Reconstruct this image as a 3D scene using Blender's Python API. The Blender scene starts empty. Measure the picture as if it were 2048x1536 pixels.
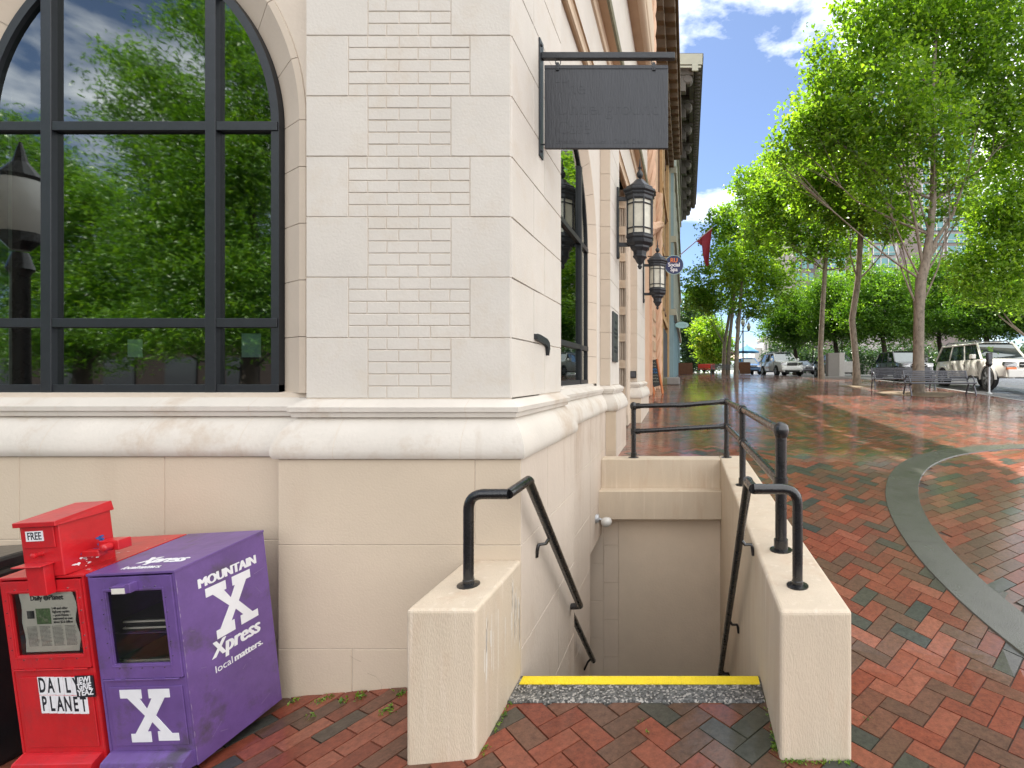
import bpy, math, random
import numpy as np
from mathutils import Vector, Matrix, Euler
random.seed(7); np.random.seed(7)
C = bpy.context.scene.collection
sc = bpy.context.scene
PI = math.pi; rad = math.radians
# ---------------------------------------------------------------- camera, sky, sun, exposure
F, U0, V0, CZ = 1000.0, 1375.0, 750.0, 1.84      # focal length and principal point of the photo (2048 px wide), eye height
cam = bpy.data.cameras.new('camera'); camo = bpy.data.objects.new('camera', cam); C.objects.link(camo)
cam.sensor_width = 36; cam.lens = F/2048*36; cam.shift_x = (1024-U0)/2048; cam.shift_y = (V0-768)/2048
cam.clip_end = 2000; cam.clip_start = .05
camo.location = (0, 0, CZ); camo.rotation_euler = (rad(90), 0, 0); sc.camera = camo
SUN_AZ = Vector((-.48, .877)); SUN_EL = rad(56)
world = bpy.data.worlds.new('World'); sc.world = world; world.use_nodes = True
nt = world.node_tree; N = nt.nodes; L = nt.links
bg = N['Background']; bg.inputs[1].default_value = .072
sky = N.new('ShaderNodeTexSky'); sky.sky_type = 'NISHITA'; sky.sun_disc = False
sky.sun_elevation = SUN_EL; sky.sun_rotation = math.atan2(SUN_AZ.x, SUN_AZ.y); sky.air_density = .8; sky.dust_density = .15; sky.ozone_density = 2.0
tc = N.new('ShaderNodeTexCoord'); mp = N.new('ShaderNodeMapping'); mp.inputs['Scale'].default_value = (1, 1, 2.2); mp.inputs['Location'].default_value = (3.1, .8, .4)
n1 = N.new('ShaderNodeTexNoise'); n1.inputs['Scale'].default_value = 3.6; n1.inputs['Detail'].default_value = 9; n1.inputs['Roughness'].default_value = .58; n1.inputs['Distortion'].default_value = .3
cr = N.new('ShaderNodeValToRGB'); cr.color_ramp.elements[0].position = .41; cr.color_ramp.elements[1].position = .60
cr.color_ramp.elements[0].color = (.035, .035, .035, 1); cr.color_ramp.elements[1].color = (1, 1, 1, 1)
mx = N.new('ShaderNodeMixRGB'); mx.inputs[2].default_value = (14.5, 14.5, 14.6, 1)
sx = N.new('ShaderNodeSeparateXYZ'); L.new(tc.outputs['Generated'], sx.inputs[0])      # bright cloud bank added out of view, right and behind, to light the facade
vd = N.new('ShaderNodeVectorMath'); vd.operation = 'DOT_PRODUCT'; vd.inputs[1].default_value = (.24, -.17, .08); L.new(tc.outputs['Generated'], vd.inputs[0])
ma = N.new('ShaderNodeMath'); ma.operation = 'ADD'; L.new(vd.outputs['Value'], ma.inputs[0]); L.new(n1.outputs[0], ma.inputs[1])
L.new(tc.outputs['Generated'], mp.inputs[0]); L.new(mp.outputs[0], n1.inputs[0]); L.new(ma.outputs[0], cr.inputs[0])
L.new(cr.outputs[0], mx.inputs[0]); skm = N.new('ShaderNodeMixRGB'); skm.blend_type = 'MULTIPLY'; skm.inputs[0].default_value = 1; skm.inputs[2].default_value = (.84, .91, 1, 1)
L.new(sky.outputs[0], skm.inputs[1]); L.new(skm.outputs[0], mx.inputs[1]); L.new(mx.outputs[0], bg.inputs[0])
sl = bpy.data.lights.new('sun', 'SUN'); sl.energy = 5.0; sl.angle = rad(.5); sl.color = (1, .95, .86)
so = bpy.data.objects.new('sun', sl); C.objects.link(so)
sdir = Vector((SUN_AZ.x*math.cos(SUN_EL), SUN_AZ.y*math.cos(SUN_EL), math.sin(SUN_EL)))
so.rotation_euler = sdir.to_track_quat('Z', 'Y').to_euler(); so.location = (-5, 5, 30)
sc.view_settings.view_transform = 'Standard'; sc.view_settings.look = 'None'; sc.view_settings.gamma = 1
sc.view_settings.exposure = 1.42
sc.cycles.max_bounces = 8; sc.cycles.diffuse_bounces = 6; sc.cycles.transparent_max_bounces = 12

def P(px, py, Y): return Vector(((px-U0)*Y/F, Y, CZ-(py-V0)*Y/F))
# ---------------------------------------------------------------- materials
def new_mat(name):
    m = bpy.data.materials.new(name); m.use_nodes = True
    return m, m.node_tree.nodes, m.node_tree.links, m.node_tree.nodes['Principled BSDF']
def mat(name, c, rough=.6, var=.12, scale=3.0, bump=0, bscale=60, metal=0, coat=0, c2=None, sscale=None, spec=.5, stretch=None, rvar=0, obj=False):
    """procedural base colour with noise variation, optional second stain colour, optional bump"""
    m, N, L, B = new_mat(name)
    g = N.new('ShaderNodeTexCoord'); src = g.outputs['Object'] if obj else None
    if not obj: gg = N.new('ShaderNodeNewGeometry'); src = gg.outputs['Position']
    vec = src
    if stretch:
        mpn = N.new('ShaderNodeMapping'); mpn.inputs['Scale'].default_value = stretch; L.new(src, mpn.inputs[0]); vec = mpn.outputs[0]
    n = N.new('ShaderNodeTexNoise'); n.inputs['Scale'].default_value = scale; n.inputs['Detail'].default_value = 6; n.inputs['Roughness'].default_value = .65
    L.new(vec, n.inputs[0])
    mr = N.new('ShaderNodeMapRange'); mr.inputs[1].default_value = .25; mr.inputs[2].default_value = .75; mr.inputs[3].default_value = 1-var; mr.inputs[4].default_value = 1+var
    L.new(n.outputs[0], mr.inputs[0])
    mul = N.new('ShaderNodeMixRGB'); mul.blend_type = 'MULTIPLY'; mul.inputs[0].default_value = 1; mul.inputs[1].default_value = (*c, 1)
    L.new(mr.outputs[0], mul.inputs[2]); out = mul.outputs[0]
    if c2:
        n2 = N.new('ShaderNodeTexNoise'); n2.inputs['Scale'].default_value = sscale or 2; n2.inputs['Detail'].default_value = 8; n2.inputs['Roughness'].default_value = .7
        L.new(vec, n2.inputs[0]); r = N.new('ShaderNodeValToRGB'); r.color_ramp.elements[0].position = .52; r.color_ramp.elements[1].position = .68
        L.new(n2.outputs[0], r.inputs[0]); mm = N.new('ShaderNodeMixRGB'); mm.inputs[2].default_value = (*c2, 1)
        L.new(r.outputs[0], mm.inputs[0]); L.new(out, mm.inputs[1]); out = mm.outputs[0]
    L.new(out, B.inputs['Base Color'])
    B.inputs['Roughness'].default_value = rough; B.inputs['Metallic'].default_value = metal
    B.inputs['Coat Weight'].default_value = coat; B.inputs['Coat Roughness'].default_value = .06; B.inputs['Specular IOR Level'].default_value = spec
    if rvar:
        mr2 = N.new('ShaderNodeMapRange'); mr2.inputs[1].default_value = .3; mr2.inputs[2].default_value = .7; mr2.inputs[3].default_value = rough-rvar; mr2.inputs[4].default_value = rough+rvar
        L.new(n.outputs[0], mr2.inputs[0]); L.new(mr2.outputs[0], B.inputs['Roughness'])
    if bump:
        nb = N.new('ShaderNodeTexNoise'); nb.inputs['Scale'].default_value = bscale; nb.inputs['Detail'].default_value = 4
        L.new(vec, nb.inputs[0]); b = N.new('ShaderNodeBump'); b.inputs['Strength'].default_value = bump; b.inputs['Distance'].default_value = .01
        L.new(nb.outputs[0], b.inputs['Height']); L.new(b.outputs[0], B.inputs['Normal'])
    return m
M = {}
M['stone'] = mat('cast stone', (.595, .55, .49), .75, .06, 2.2, .2, 60, c2=(.575, .515, .44), sscale=4)
M['stone2'] = mat('warm cast stone', (.585, .50, .41), .75, .07, 2.2, .25, 45)
M['jambstone'] = mat('jamb stone', (.56, .47, .375), .75, .05, 3, .15, 45)
M['stucco'] = mat('cream stucco', (.575, .475, .36), .8, .05, 1.5, .18, 90)
M['stucco_side'] = mat('pale stucco', (.56, .475, .395), .8, .08, 1.5, .4, 60, c2=(.45, .35, .27), sscale=1.2, stretch=(1, 1, .35))
M['parapet'] = mat('cream painted masonry', (.60, .50, .38), .6, .07, 2, .5, 80, c2=(.56, .43, .31), sscale=1.5, stretch=(3, 3, .6))
M['mould'] = mat('moulding stone', (.60, .55, .485), .6, .08, 2, .2, 40, c2=(.44, .33, .23), sscale=.9)
M['mortar'] = mat('joint mortar', (.60, .52, .43), .9, .1, 20)
M['soffit'] = mat('terracotta and bounce tint', (.47, .33, .215), .8, .12, 1.5, .2, 30)  # soffit brown is warm bounce from sunlit paving, painted in; reused on carved panels
M['soffitlight'] = mat('moulding peach', (.6, .47, .34), .8, .1, 1.5, .2, 30)
M['moss'] = mat('mossy ledge', (.16, .15, .09), .9, .3, 12, .6, 30)
M['frame'] = mat('dark window frame', (.013, .015, .019), .42, .2, 10, .1, 40)
M['black'] = mat('black pipe paint', (.008, .008, .009), .28, .3, 12, .2, 50, coat=.4, rvar=.05)
M['iron'] = mat('lantern iron', (.018, .021, .026), .42, .25, 20, .3, 60)
M['sign'] = mat('painted over sign board', (.034, .037, .044), .5, .15, 3, .35, 26, stretch=(3, 3, .5))
M['yellow'] = mat('yellow tactile strip', (.82, .62, .015), .45, .06, 20, .5, 240)
M['red'] = mat('red enamel', (.50, .012, .018), .32, .18, 6, .15, 30, coat=.3, c2=(.40, .02, .025), sscale=9, obj=True)
M['purple'] = mat('purple enamel', (.13, .07, .24), .38, .25, 5, .15, 25, coat=.2, c2=(.075, .055, .09), sscale=4.2, obj=True)
M['white'] = mat('white vinyl', (.74, .74, .76), .5, .06, 12, obj=True)
M['ink'] = mat('black ink', (.012, .014, .02), .5, .1, 10)
M['paper'] = mat('newsprint', (.68, .65, .57), .8, .08, 10, obj=True)
M['blue'] = mat('blue scuff', (.03, .10, .32), .5, .2, 10)
M['dark'] = mat('dark interior', (.02, .02, .022), .8, .2, 3)
M['binblack'] = mat('black bin plastic', (.01, .011, .013), .3, .2, 8, .3, 20, coat=.3)
M['concrete'] = mat('wet concrete band', (.078, .078, .066), .2, .2, 3, .35, 120, c2=(.05, .055, .038), sscale=1.5, rvar=.1)
M['asphalt'] = mat('asphalt', (.05, .05, .052), .35, .2, 2, .3, 60, rvar=.2)
M['kerb'] = mat('granite kerb', (.22, .21, .20), .5, .2, 8, .3, 60)
M['sand'] = mat('joint sand', (.035, .026, .02), .8, .3, 10)
M['earth'] = mat('planting earth', (.12, .085, .05), .9, .4, 14, .8, 30, c2=(.25, .19, .1), sscale=16)
M['woodor'] = mat('orange stained wood', (.42, .13, .035), .5, .2, 10)
M['chalkb'] = mat('chalkboard', (.02, .026, .026), .5, .3, 12)
M['chalk'] = mat('white chalk', (.3, .32, .26), .9, .2, 20)
M['chalkblue'] = mat('blue chalk', (.03, .18, .42), .9, .2, 20)
M['peach'] = mat('peach terracotta', (.56, .36, .24), .75, .12, 3, .3, 12)
M['brownbrick'] = mat('brown brick', (.20, .13, .09), .85, .25, 6, .3, 20)
M['tanbrick'] = mat('tan brick', (.42, .27, .13), .85, .2, 6, .3, 20)
M['bluewall'] = mat('pale blue facade', (.20, .30, .34), .7, .1, 2)
M['greenwall'] = mat('pale green facade', (.34, .34, .27), .7, .12, 2)
M['cornbrown'] = mat('weathered brown cornice', (.10, .065, .035), .8, .3, 3, .5, 15)
M['corngrey'] = mat('weathered grey cornice', (.085, .075, .065), .8, .3, 2, .4, 15)
M['metalgrey'] = mat('grey coated metal', (.085, .088, .10), .35, .12, 10, metal=.4)
M['meter'] = mat('galvanised post', (.42, .43, .44), .4, .1, 10, metal=.4)
M['beige'] = mat('pale cabinet', (.42, .41, .40), .5, .1, 5)
M['cabgrey'] = mat('grey cabinet', (.20, .19, .18), .5, .1, 5)
M['rust'] = mat('rusty corten', (.13, .055, .028), .8, .3, 5, .3, 20)
M['umb_blue'] = mat('blue canvas', (.05, .20, .38), .8, .15, 2)
M['umb_brown'] = mat('brown canvas', (.22, .15, .12), .8, .15, 2)
M['redcan'] = mat('red chair', (.5, .04, .015), .5, .1, 2)
M['flag'] = mat('maroon flag cloth', (.16, .008, .022), .8, .15, 3)
M['signblue'] = mat('navy sign face', (.012, .022, .09), .4, .05, 3)
M['orange'] = mat('orange lettering', (.75, .2, .03), .5, .05, 3)
M['teal'] = mat('pale teal sign', (.35, .55, .55), .5, .05, 3)
M['carwhite'] = mat('white car paint', (.60, .60, .58), .3, .03, 3, coat=.8)
M['carcream'] = mat('cream car paint', (.66, .64, .59), .32, .03, 3, coat=.8)
M['cargrey'] = mat('grey car paint', (.05, .05, .053), .3, .05, 3, coat=.8, metal=.3)
M['cardark'] = mat('charcoal car paint', (.035, .036, .045), .3, .05, 3, coat=.8, metal=.3)
M['carblue'] = mat('blue car paint', (.015, .13, .36), .3, .05, 3, coat=.8)
M['tyre'] = mat('tyre rubber', (.012, .012, .012), .7, .1, 10)
M['rim'] = mat('alloy rim', (.35, .35, .36), .3, .1, 10, metal=.7)
M['chrome'] = mat('chrome', (.5, .5, .5), .2, .05, 10, metal=1)
M['amber'] = mat('amber lens', (.7, .16, .02), .25, .05, 10, coat=.5)
M['cream'] = mat('tower cream panel', (.42, .38, .36), .7, .05, .2)
M['towerbrown'] = mat('tower taupe panel', (.22, .18, .165), .7, .05, .2)
M['towerglass'] = mat('teal tower glass', (.07, .24, .25), .15, .35, .25, spec=.8)
M['farwhite'] = mat('far white wall', (.6, .58, .54), .7, .05, .2)
M['globe'] = mat('white lamp globe', (.55, .54, .51), .3, .03, 5)
M['plaster'] = mat('shaded plaster', (.72, .60, .47), .8, .1, 1.0, .35, 40)
M['blockgrey'] = mat('painted block', (.72, .60, .48), .8, .06, 2, .2, 40)
M['verdigris'] = mat('bronze plaque', (.045, .05, .05), .45, .25, 15, .3, 30)
M['mortardark'] = mat('old crack', (.30, .23, .17), .9, .1, 20)
M['drip'] = mat('pale dried drips', (.74, .70, .63), .8, .15, 30)
M['darkbrick'] = mat('dark brick', (.035, .022, .018), .9, .3, 5)
M['darkwood'] = mat('dark door', (.05, .03, .02), .5, .2, 4)

def streaks(m, col, lo, hi, xscale=28, amount=.6):
    """runs of old paint and water down a wall: part of the surface's own dirt"""
    N, L = m.node_tree.nodes, m.node_tree.links; B = N['Principled BSDF']; src = B.inputs['Base Color'].links[0].from_socket
    g = N.new('ShaderNodeNewGeometry'); mp = N.new('ShaderNodeMapping'); mp.inputs['Scale'].default_value = (xscale, xscale, 1.1)
    n = N.new('ShaderNodeTexNoise'); n.inputs['Scale'].default_value = 1; n.inputs['Detail'].default_value = 3
    r = N.new('ShaderNodeValToRGB'); r.color_ramp.elements[0].position = lo; r.color_ramp.elements[1].position = hi
    r.color_ramp.elements[1].color = (amount, amount, amount, 1)
    mm = N.new('ShaderNodeMixRGB'); mm.inputs[2].default_value = (*col, 1)
    L.new(g.outputs['Position'], mp.inputs[0]); L.new(mp.outputs[0], n.inputs[0]); L.new(n.outputs[0], r.inputs[0]); L.new(r.outputs[0], mm.inputs[0])
    L.new(src, mm.inputs[1]); L.new(mm.outputs[0], B.inputs['Base Color'])
streaks(M['parapet'], (.70, .60, .49), .60, .72, 24, .7)
streaks(M['parapet'], (.46, .35, .25), .62, .8, 9, .3)
streaks(M['stucco_side'], (.40, .30, .22), .60, .8, 7, .5)
streaks(M['mould'], (.42, .33, .24), .62, .8, 9, .4)
streaks(M['stucco'], (.47, .36, .26), .60, .8, 4, .35)

def speckle(name, base, spots, rough):
    m, N, L, B = new_mat(name)
    g = N.new('ShaderNodeNewGeometry'); v = N.new('ShaderNodeTexVoronoi'); v.inputs['Scale'].default_value = 95
    r = N.new('ShaderNodeValToRGB'); r.color_ramp.interpolation = 'CONSTANT'
    e = r.color_ramp.elements; e[0].color = (*base, 1); e[1].position = .45; e[1].color = (base[0]*.35, base[1]*.35, base[2]*.35, 1)
    x = e.new(.66); x.color = (*spots, 1); x2 = e.new(.8); x2.color = (base[0]*1.4, base[1]*1.4, base[2]*1.4, 1)
    L.new(g.outputs['Position'], v.inputs[0]); L.new(v.outputs['Color'], r.inputs[0]); L.new(r.outputs[0], B.inputs['Base Color'])
    b = N.new('ShaderNodeBump'); b.inputs['Strength'].default_value = .4; b.inputs['Distance'].default_value = .004; L.new(v.outputs[0], b.inputs['Height']); L.new(b.outputs[0], B.inputs['Normal'])
    B.inputs['Roughness'].default_value = rough
    return m
M['granite'] = speckle('exposed aggregate', (.10, .10, .095), (.33, .31, .28), .4)

def brick_mat():
    m, N, L, B = new_mat('wet paving brick')
    a = N.new('ShaderNodeAttribute'); a.attribute_name = 'v'
    r = N.new('ShaderNodeValToRGB'); e = r.color_ramp.elements
    e[0].position = 0; e[0].color = (.036, .04, .036, 1); e[1].position = .14; e[1].color = (.055, .05, .038, 1)
    for p, c in ((.2, (.085, .045, .03)), (.36, (.125, .055, .034)), (.5, (.145, .037, .021)), (.75, (.185, .046, .025)), (1, (.225, .075, .045))):
        x = e.new(p); x.color = (*c, 1)
    g = N.new('ShaderNodeNewGeometry')
    n = N.new('ShaderNodeTexNoise'); n.inputs['Scale'].default_value = 30; n.inputs['Detail'].default_value = 9; n.inputs['Roughness'].default_value = .85
    mr = N.new('ShaderNodeMapRange'); mr.inputs[1].default_value = .3; mr.inputs[2].default_value = .7; mr.inputs[3].default_value = .45; mr.inputs[4].default_value = 1.55
    mul = N.new('ShaderNodeMixRGB'); mul.blend_type = 'MULTIPLY'; mul.inputs[0].default_value = 1
    L.new(a.outputs['Fac'], r.inputs[0]); L.new(g.outputs['Position'], n.inputs[0]); L.new(n.outputs[0], mr.inputs[0]); L.new(r.outputs[0], mul.inputs[1]); L.new(mr.outputs[0], mul.inputs[2])
    # broad green patches: algae, plus a painted tint of reflected trees
    n3 = N.new('ShaderNodeTexNoise'); n3.inputs['Scale'].default_value = .55; n3.inputs['Detail'].default_value = 5
    r3 = N.new('ShaderNodeValToRGB'); r3.color_ramp.elements[0].position = .46; r3.color_ramp.elements[1].position = .7; r3.color_ramp.elements[1].color = (.5, .5, .5, 1)
    mg = N.new('ShaderNodeMixRGB'); mg.inputs[2].default_value = (.055, .06, .03, 1)
    L.new(g.outputs['Position'], n3.inputs[0]); L.new(n3.outputs[0], r3.inputs[0]); L.new(r3.outputs[0], mg.inputs[0]); L.new(mul.outputs[0], mg.inputs[1])
    L.new(mg.outputs[0], B.inputs['Base Color'])
    # film of water: coat whose roughness changes in puddled patches
    n2 = N.new('ShaderNodeTexNoise'); n2.inputs['Scale'].default_value = 1.1; n2.inputs['Detail'].default_value = 4
    m2 = N.new('ShaderNodeMapRange'); m2.inputs[1].default_value = .35; m2.inputs[2].default_value = .65; m2.inputs[3].default_value = .02; m2.inputs[4].default_value = .13
    L.new(g.outputs['Position'], n2.inputs[0]); L.new(n2.outputs[0], m2.inputs[0]); L.new(m2.outputs[0], B.inputs['Coat Roughness'])
    m4 = N.new('ShaderNodeMapRange'); m4.inputs[1].default_value = .35; m4.inputs[2].default_value = .7; m4.inputs[3].default_value = 1; m4.inputs[4].default_value = .75
    L.new(n2.outputs[0], m4.inputs[0]); L.new(m4.outputs[0], B.inputs['Coat Weight'])
    B.inputs['Coat IOR'].default_value = 1.42; B.inputs['Specular IOR Level'].default_value = .18
    nb = N.new('ShaderNodeTexNoise'); nb.inputs['Scale'].default_value = 70; nb.inputs['Detail'].default_value = 5
    b = N.new('ShaderNodeBump'); b.inputs['Strength'].default_value = .5; b.inputs['Distance'].default_value = .004
    L.new(g.outputs['Position'], nb.inputs[0]); L.new(nb.outputs[0], b.inputs['Height']); L.new(b.outputs[0], B.inputs['Normal'])
    nc = N.new('ShaderNodeTexNoise'); nc.inputs['Scale'].default_value = 16; nc.inputs['Detail'].default_value = 7; nc.inputs['Roughness'].default_value = .62
    bc = N.new('ShaderNodeBump'); bc.inputs['Strength'].default_value = .16; bc.inputs['Distance'].default_value = .01
    L.new(g.outputs['Position'], nc.inputs[0]); L.new(nc.outputs[0], bc.inputs['Height']); L.new(bc.outputs[0], B.inputs['Coat Normal'])
    B.inputs['Roughness'].default_value = .6
    return m
M['brick'] = brick_mat()

def leaf_mat(name, cols, trans=.45):
    m, N, L, B = new_mat(name)
    N.remove(B); out = N['Material Output']
    a = N.new('ShaderNodeAttribute'); a.attribute_name = 'v'
    r = N.new('ShaderNodeValToRGB'); e = r.color_ramp.elements
    e[0].color = (*cols[0], 1); e[1].color = (*cols[-1], 1)
    for i, c in enumerate(cols[1:-1]): x = e.new((i+1)/(len(cols)-1)); x.color = (*c, 1)
    L.new(a.outputs['Fac'], r.inputs[0])
    B = N.new('ShaderNodeBsdfPrincipled'); B.inputs['Roughness'].default_value = .38; L.new(r.outputs[0], B.inputs['Base Color'])
    t = N.new('ShaderNodeBsdfTranslucent'); ml = N.new('ShaderNodeMixRGB'); ml.blend_type = 'MULTIPLY'; ml.inputs[0].default_value = 1; ml.inputs[2].default_value = (1.75, 1.75, .5, 1)
    L.new(r.outputs[0], ml.inputs[1]); L.new(ml.outputs[0], t.inputs[0])
    mx = N.new('ShaderNodeMixShader'); mx.inputs[0].default_value = trans
    L.new(B.outputs[0], mx.inputs[1]); L.new(t.outputs[0], mx.inputs[2]); L.new(mx.outputs[0], out.inputs[0])
    return m
M['leaf'] = leaf_mat('plane tree leaf', [(.06, .135, .02), (.115, .22, .028), (.175, .30, .037), (.26, .38, .06)], .57)
M['leafdark'] = leaf_mat('dense tree leaf', [(.035, .09, .015), (.065, .16, .02), (.11, .23, .027), (.17, .30, .035)], .45)
M['leafyellow'] = leaf_mat('yellow green leaf', [(.07, .16, .02), (.13, .26, .03), (.22, .35, .04), (.32, .37, .05)], .5)
M['leafblue'] = leaf_mat('far evergreen leaf', [(.02, .05, .025), (.035, .08, .035), (.06, .12, .05), (.09, .15, .06)], .3)
M['leafoak'] = leaf_mat('willow oak leaf', [(.04, .11, .015), (.085, .20, .02), (.14, .29, .03), (.22, .38, .05)], .4)
M['weed'] = leaf_mat('weed leaf', [(.04, .10, .015), (.09, .2, .02), (.16, .28, .03), (.2, .3, .04)], .4)
def bark_mat():
    m = mat('mottled bark', (.21, .175, .135), .85, .4, 8, .8, 25, c2=(.085, .07, .05), sscale=9, stretch=(1, 1, .5)); return m
M['bark'] = bark_mat()
M['barkdark'] = mat('dark bark', (.06, .045, .035), .9, .3, 6, .5, 25)
def glass_mat(name, refl, tint, wav=0, trans=True, rough=0.0):
    m, N, L, B = new_mat(name); N.remove(B); out = N['Material Output']
    gl = N.new('ShaderNodeBsdfGlossy'); gl.inputs['Roughness'].default_value = rough; gl.inputs['Color'].default_value = (.9, .96, .95, 1)
    tr = N.new('ShaderNodeBsdfTransparent' if trans else 'ShaderNodeBsdfDiffuse'); tr.inputs[0].default_value = (*tint, 1)
    mx = N.new('ShaderNodeMixShader'); fr = N.new('ShaderNodeLayerWeight'); fr.inputs[0].default_value = .35
    mr = N.new('ShaderNodeMapRange'); mr.inputs[3].default_value = refl; mr.inputs[4].default_value = 1
    L.new(fr.outputs['Fresnel'], mr.inputs[0]); L.new(mr.outputs[0], mx.inputs[0]); L.new(tr.outputs[0], mx.inputs[1]); L.new(gl.outputs[0], mx.inputs[2]); L.new(mx.outputs[0], out.inputs[0])
    if wav:
        g = N.new('ShaderNodeNewGeometry'); n = N.new('ShaderNodeTexNoise'); n.inputs['Scale'].default_value = 1.6
        b = N.new('ShaderNodeBump'); b.inputs['Strength'].default_value = wav; b.inputs['Distance'].default_value = .01
        L.new(g.outputs['Position'], n.inputs[0]); L.new(n.outputs[0], b.inputs['Height']); L.new(b.outputs[0], gl.inputs['Normal'])
    return m
M['glass'] = glass_mat('window glass', .20, (.35, .50, .48), .06, rough=.022)
M['boxglass'] = glass_mat('scratched acrylic', .03, (.93, .93, .92))
M['carglass'] = glass_mat('car glass', .12, (.02, .03, .035), 0, False)
def emit(name, c, s):
    m, N, L, B = new_mat(name); B.inputs['Base Color'].default_value = (*c, 1); B.inputs['Emission Color'].default_value = (*c, 1); B.inputs['Emission Strength'].default_value = s; return m
M['lampglass'] = mat('frosted lantern glass', (.55, .53, .44), .35, .2, 7, obj=True)
M['bulb'] = emit('lit lamp bulb', (1, .82, .5), 3)

# ---------------------------------------------------------------- mesh helpers
class MB:
    def __init__(s): s.v = []; s.f = []; s.a = []; s.c = []
    def add(s, vs, fs, val=0.5):
        o = len(s.v); s.c.append((o, o+len(vs), len(s.f), len(s.f)+len(fs))); s.v += [tuple(v) for v in vs]; s.f += [tuple(i+o for i in f) for f in fs]; s.a += [val]*len(fs); return s
    def box(s, x0, x1, y0, y1, z0, z1, Mx=None):
        vs = [Vector((x, y, z)) for z in (z0, z1) for y in (y0, y1) for x in (x0, x1)]
        if Mx: vs = [Mx @ v for v in vs]
        return s.add(vs, [(0, 2, 3, 1), (4, 5, 7, 6), (0, 1, 5, 4), (2, 6, 7, 3), (0, 4, 6, 2), (1, 3, 7, 5)])
    def quad(s, *p): return s.add(p, [tuple(range(len(p)))])
    def tube(s, pts, r, n=12, caps=True):
        pts = [Vector(p) for p in pts]; rs = r if isinstance(r, (list, tuple)) else [r]*len(pts)
        vs = []; fs = []; up = None
        for i, p in enumerate(pts):
            d = (pts[min(i+1, len(pts)-1)]-pts[max(i-1, 0)]).normalized()
            if up is None:
                up = Vector((0, 0, 1)) if abs(d.z) < .9 else Vector((1, 0, 0))
            a = d.cross(up)
            if a.length < 1e-4: a = d.cross(Vector((.3, 1, .1)))
            a.normalize(); b = a.cross(d).normalized(); up = b
            for k in range(n):
                t = 2*PI*k/n; vs.append(p+(a*math.cos(t)+b*math.sin(t))*rs[i])
        for i in range(len(pts)-1):
            for k in range(n):
                k2 = (k+1) % n; fs.append((i*n+k, i*n+k2, (i+1)*n+k2, (i+1)*n+k))
        if caps: fs += [tuple(range(n))[::-1], tuple((len(pts)-1)*n+k for k in range(n))]
        return s.add(vs, fs)
    def lathe(s, c, prof, n=24, axis='z', rot=0):
        c = Vector(c); vs = []; fs = []
        for r, h in prof:
            for k in range(n):
                t = 2*PI*k/n+rot; a, b = r*math.cos(t), r*math.sin(t)
                vs.append(c+(Vector((a, b, h)) if axis == 'z' else Vector((h, a, b)) if axis == 'x' else Vector((a, h, b))))
        for i in range(len(prof)-1):
            for k in range(n):
                k2 = (k+1) % n; fs.append((i*n+k, i*n+k2, (i+1)*n+k2, (i+1)*n+k))
        fs += [tuple(range(n))[::-1], tuple((len(prof)-1)*n+k for k in range(n))]
        return s.add(vs, fs)
    def prism(s, poly, fn, d0, d1):
        """poly of (a,b) extruded from depth d0 to d1; fn(a,b,d)->point"""
        n = len(poly); vs = [fn(a, b, d0) for a, b in poly]+[fn(a, b, d1) for a, b in poly]
        return s.add(vs, [tuple(range(n)), tuple(range(2*n-1, n-1, -1))]+[(i, (i+1) % n, n+(i+1) % n, n+i) for i in range(n)])
    def blocks(s, O, Uv, Vv, Nv, rects, gap=.004, proud=.005, ch=.004, jit=0):
        O, Uv, Vv, Nv = Vector(O), Vector(Uv), Vector(Vv), Vector(Nv)
        for u0, v0, u1, v1 in rects:
            u0 += gap/2; v0 += gap/2; u1 -= gap/2; v1 -= gap/2
            j = lambda: random.uniform(-jit, jit)
            q = [(u0+j(), v0+j()), (u1+j(), v0+j()), (u1+j(), v1+j()), (u0+j(), v1+j())]
            q2 = [(u0+ch, v0+ch), (u1-ch, v0+ch), (u1-ch, v1-ch), (u0+ch, v1-ch)]
            pr = proud+random.uniform(-.0006, .0006)*(jit > 0)
            vs = [O+Uv*a+Vv*b-Nv*.001 for a, b in q]+[O+Uv*a+Vv*b+Nv*(pr+(random.uniform(-.0004, .0004) if jit else 0)) for a, b in q2]
            s.add(vs, [(4, 5, 6, 7), (0, 1, 5, 4), (1, 2, 6, 5), (2, 3, 7, 6), (3, 0, 4, 7)])
        return s
    def pieces(s, tol=.03):
        """separate groups of touching pieces, each as a mesh builder of its own"""
        V = np.array(s.v); lo = np.array([V[a:b].min(0) for a, b, _, _ in s.c])-tol/2; hi = np.array([V[a:b].max(0) for a, b, _, _ in s.c])+tol/2
        n = len(s.c); lab = [-1]*n; k = 0
        for i in range(n):
            if lab[i] >= 0: continue
            st = [i]; lab[i] = k
            while st:
                q = st.pop(); t = np.all((lo <= hi[q]) & (hi >= lo[q]), 1)
                for j in np.nonzero(t)[0]:
                    if lab[j] < 0: lab[j] = k; st.append(j)
            k += 1
        out = []
        for g_ in range(k):
            m = MB()
            for i in range(n):
                if lab[i] == g_: a, b, c, d = s.c[i]; m.add(s.v[a:b], [tuple(x-a for x in f) for f in s.f[c:d]])
            out.append(m)
        return out
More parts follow.
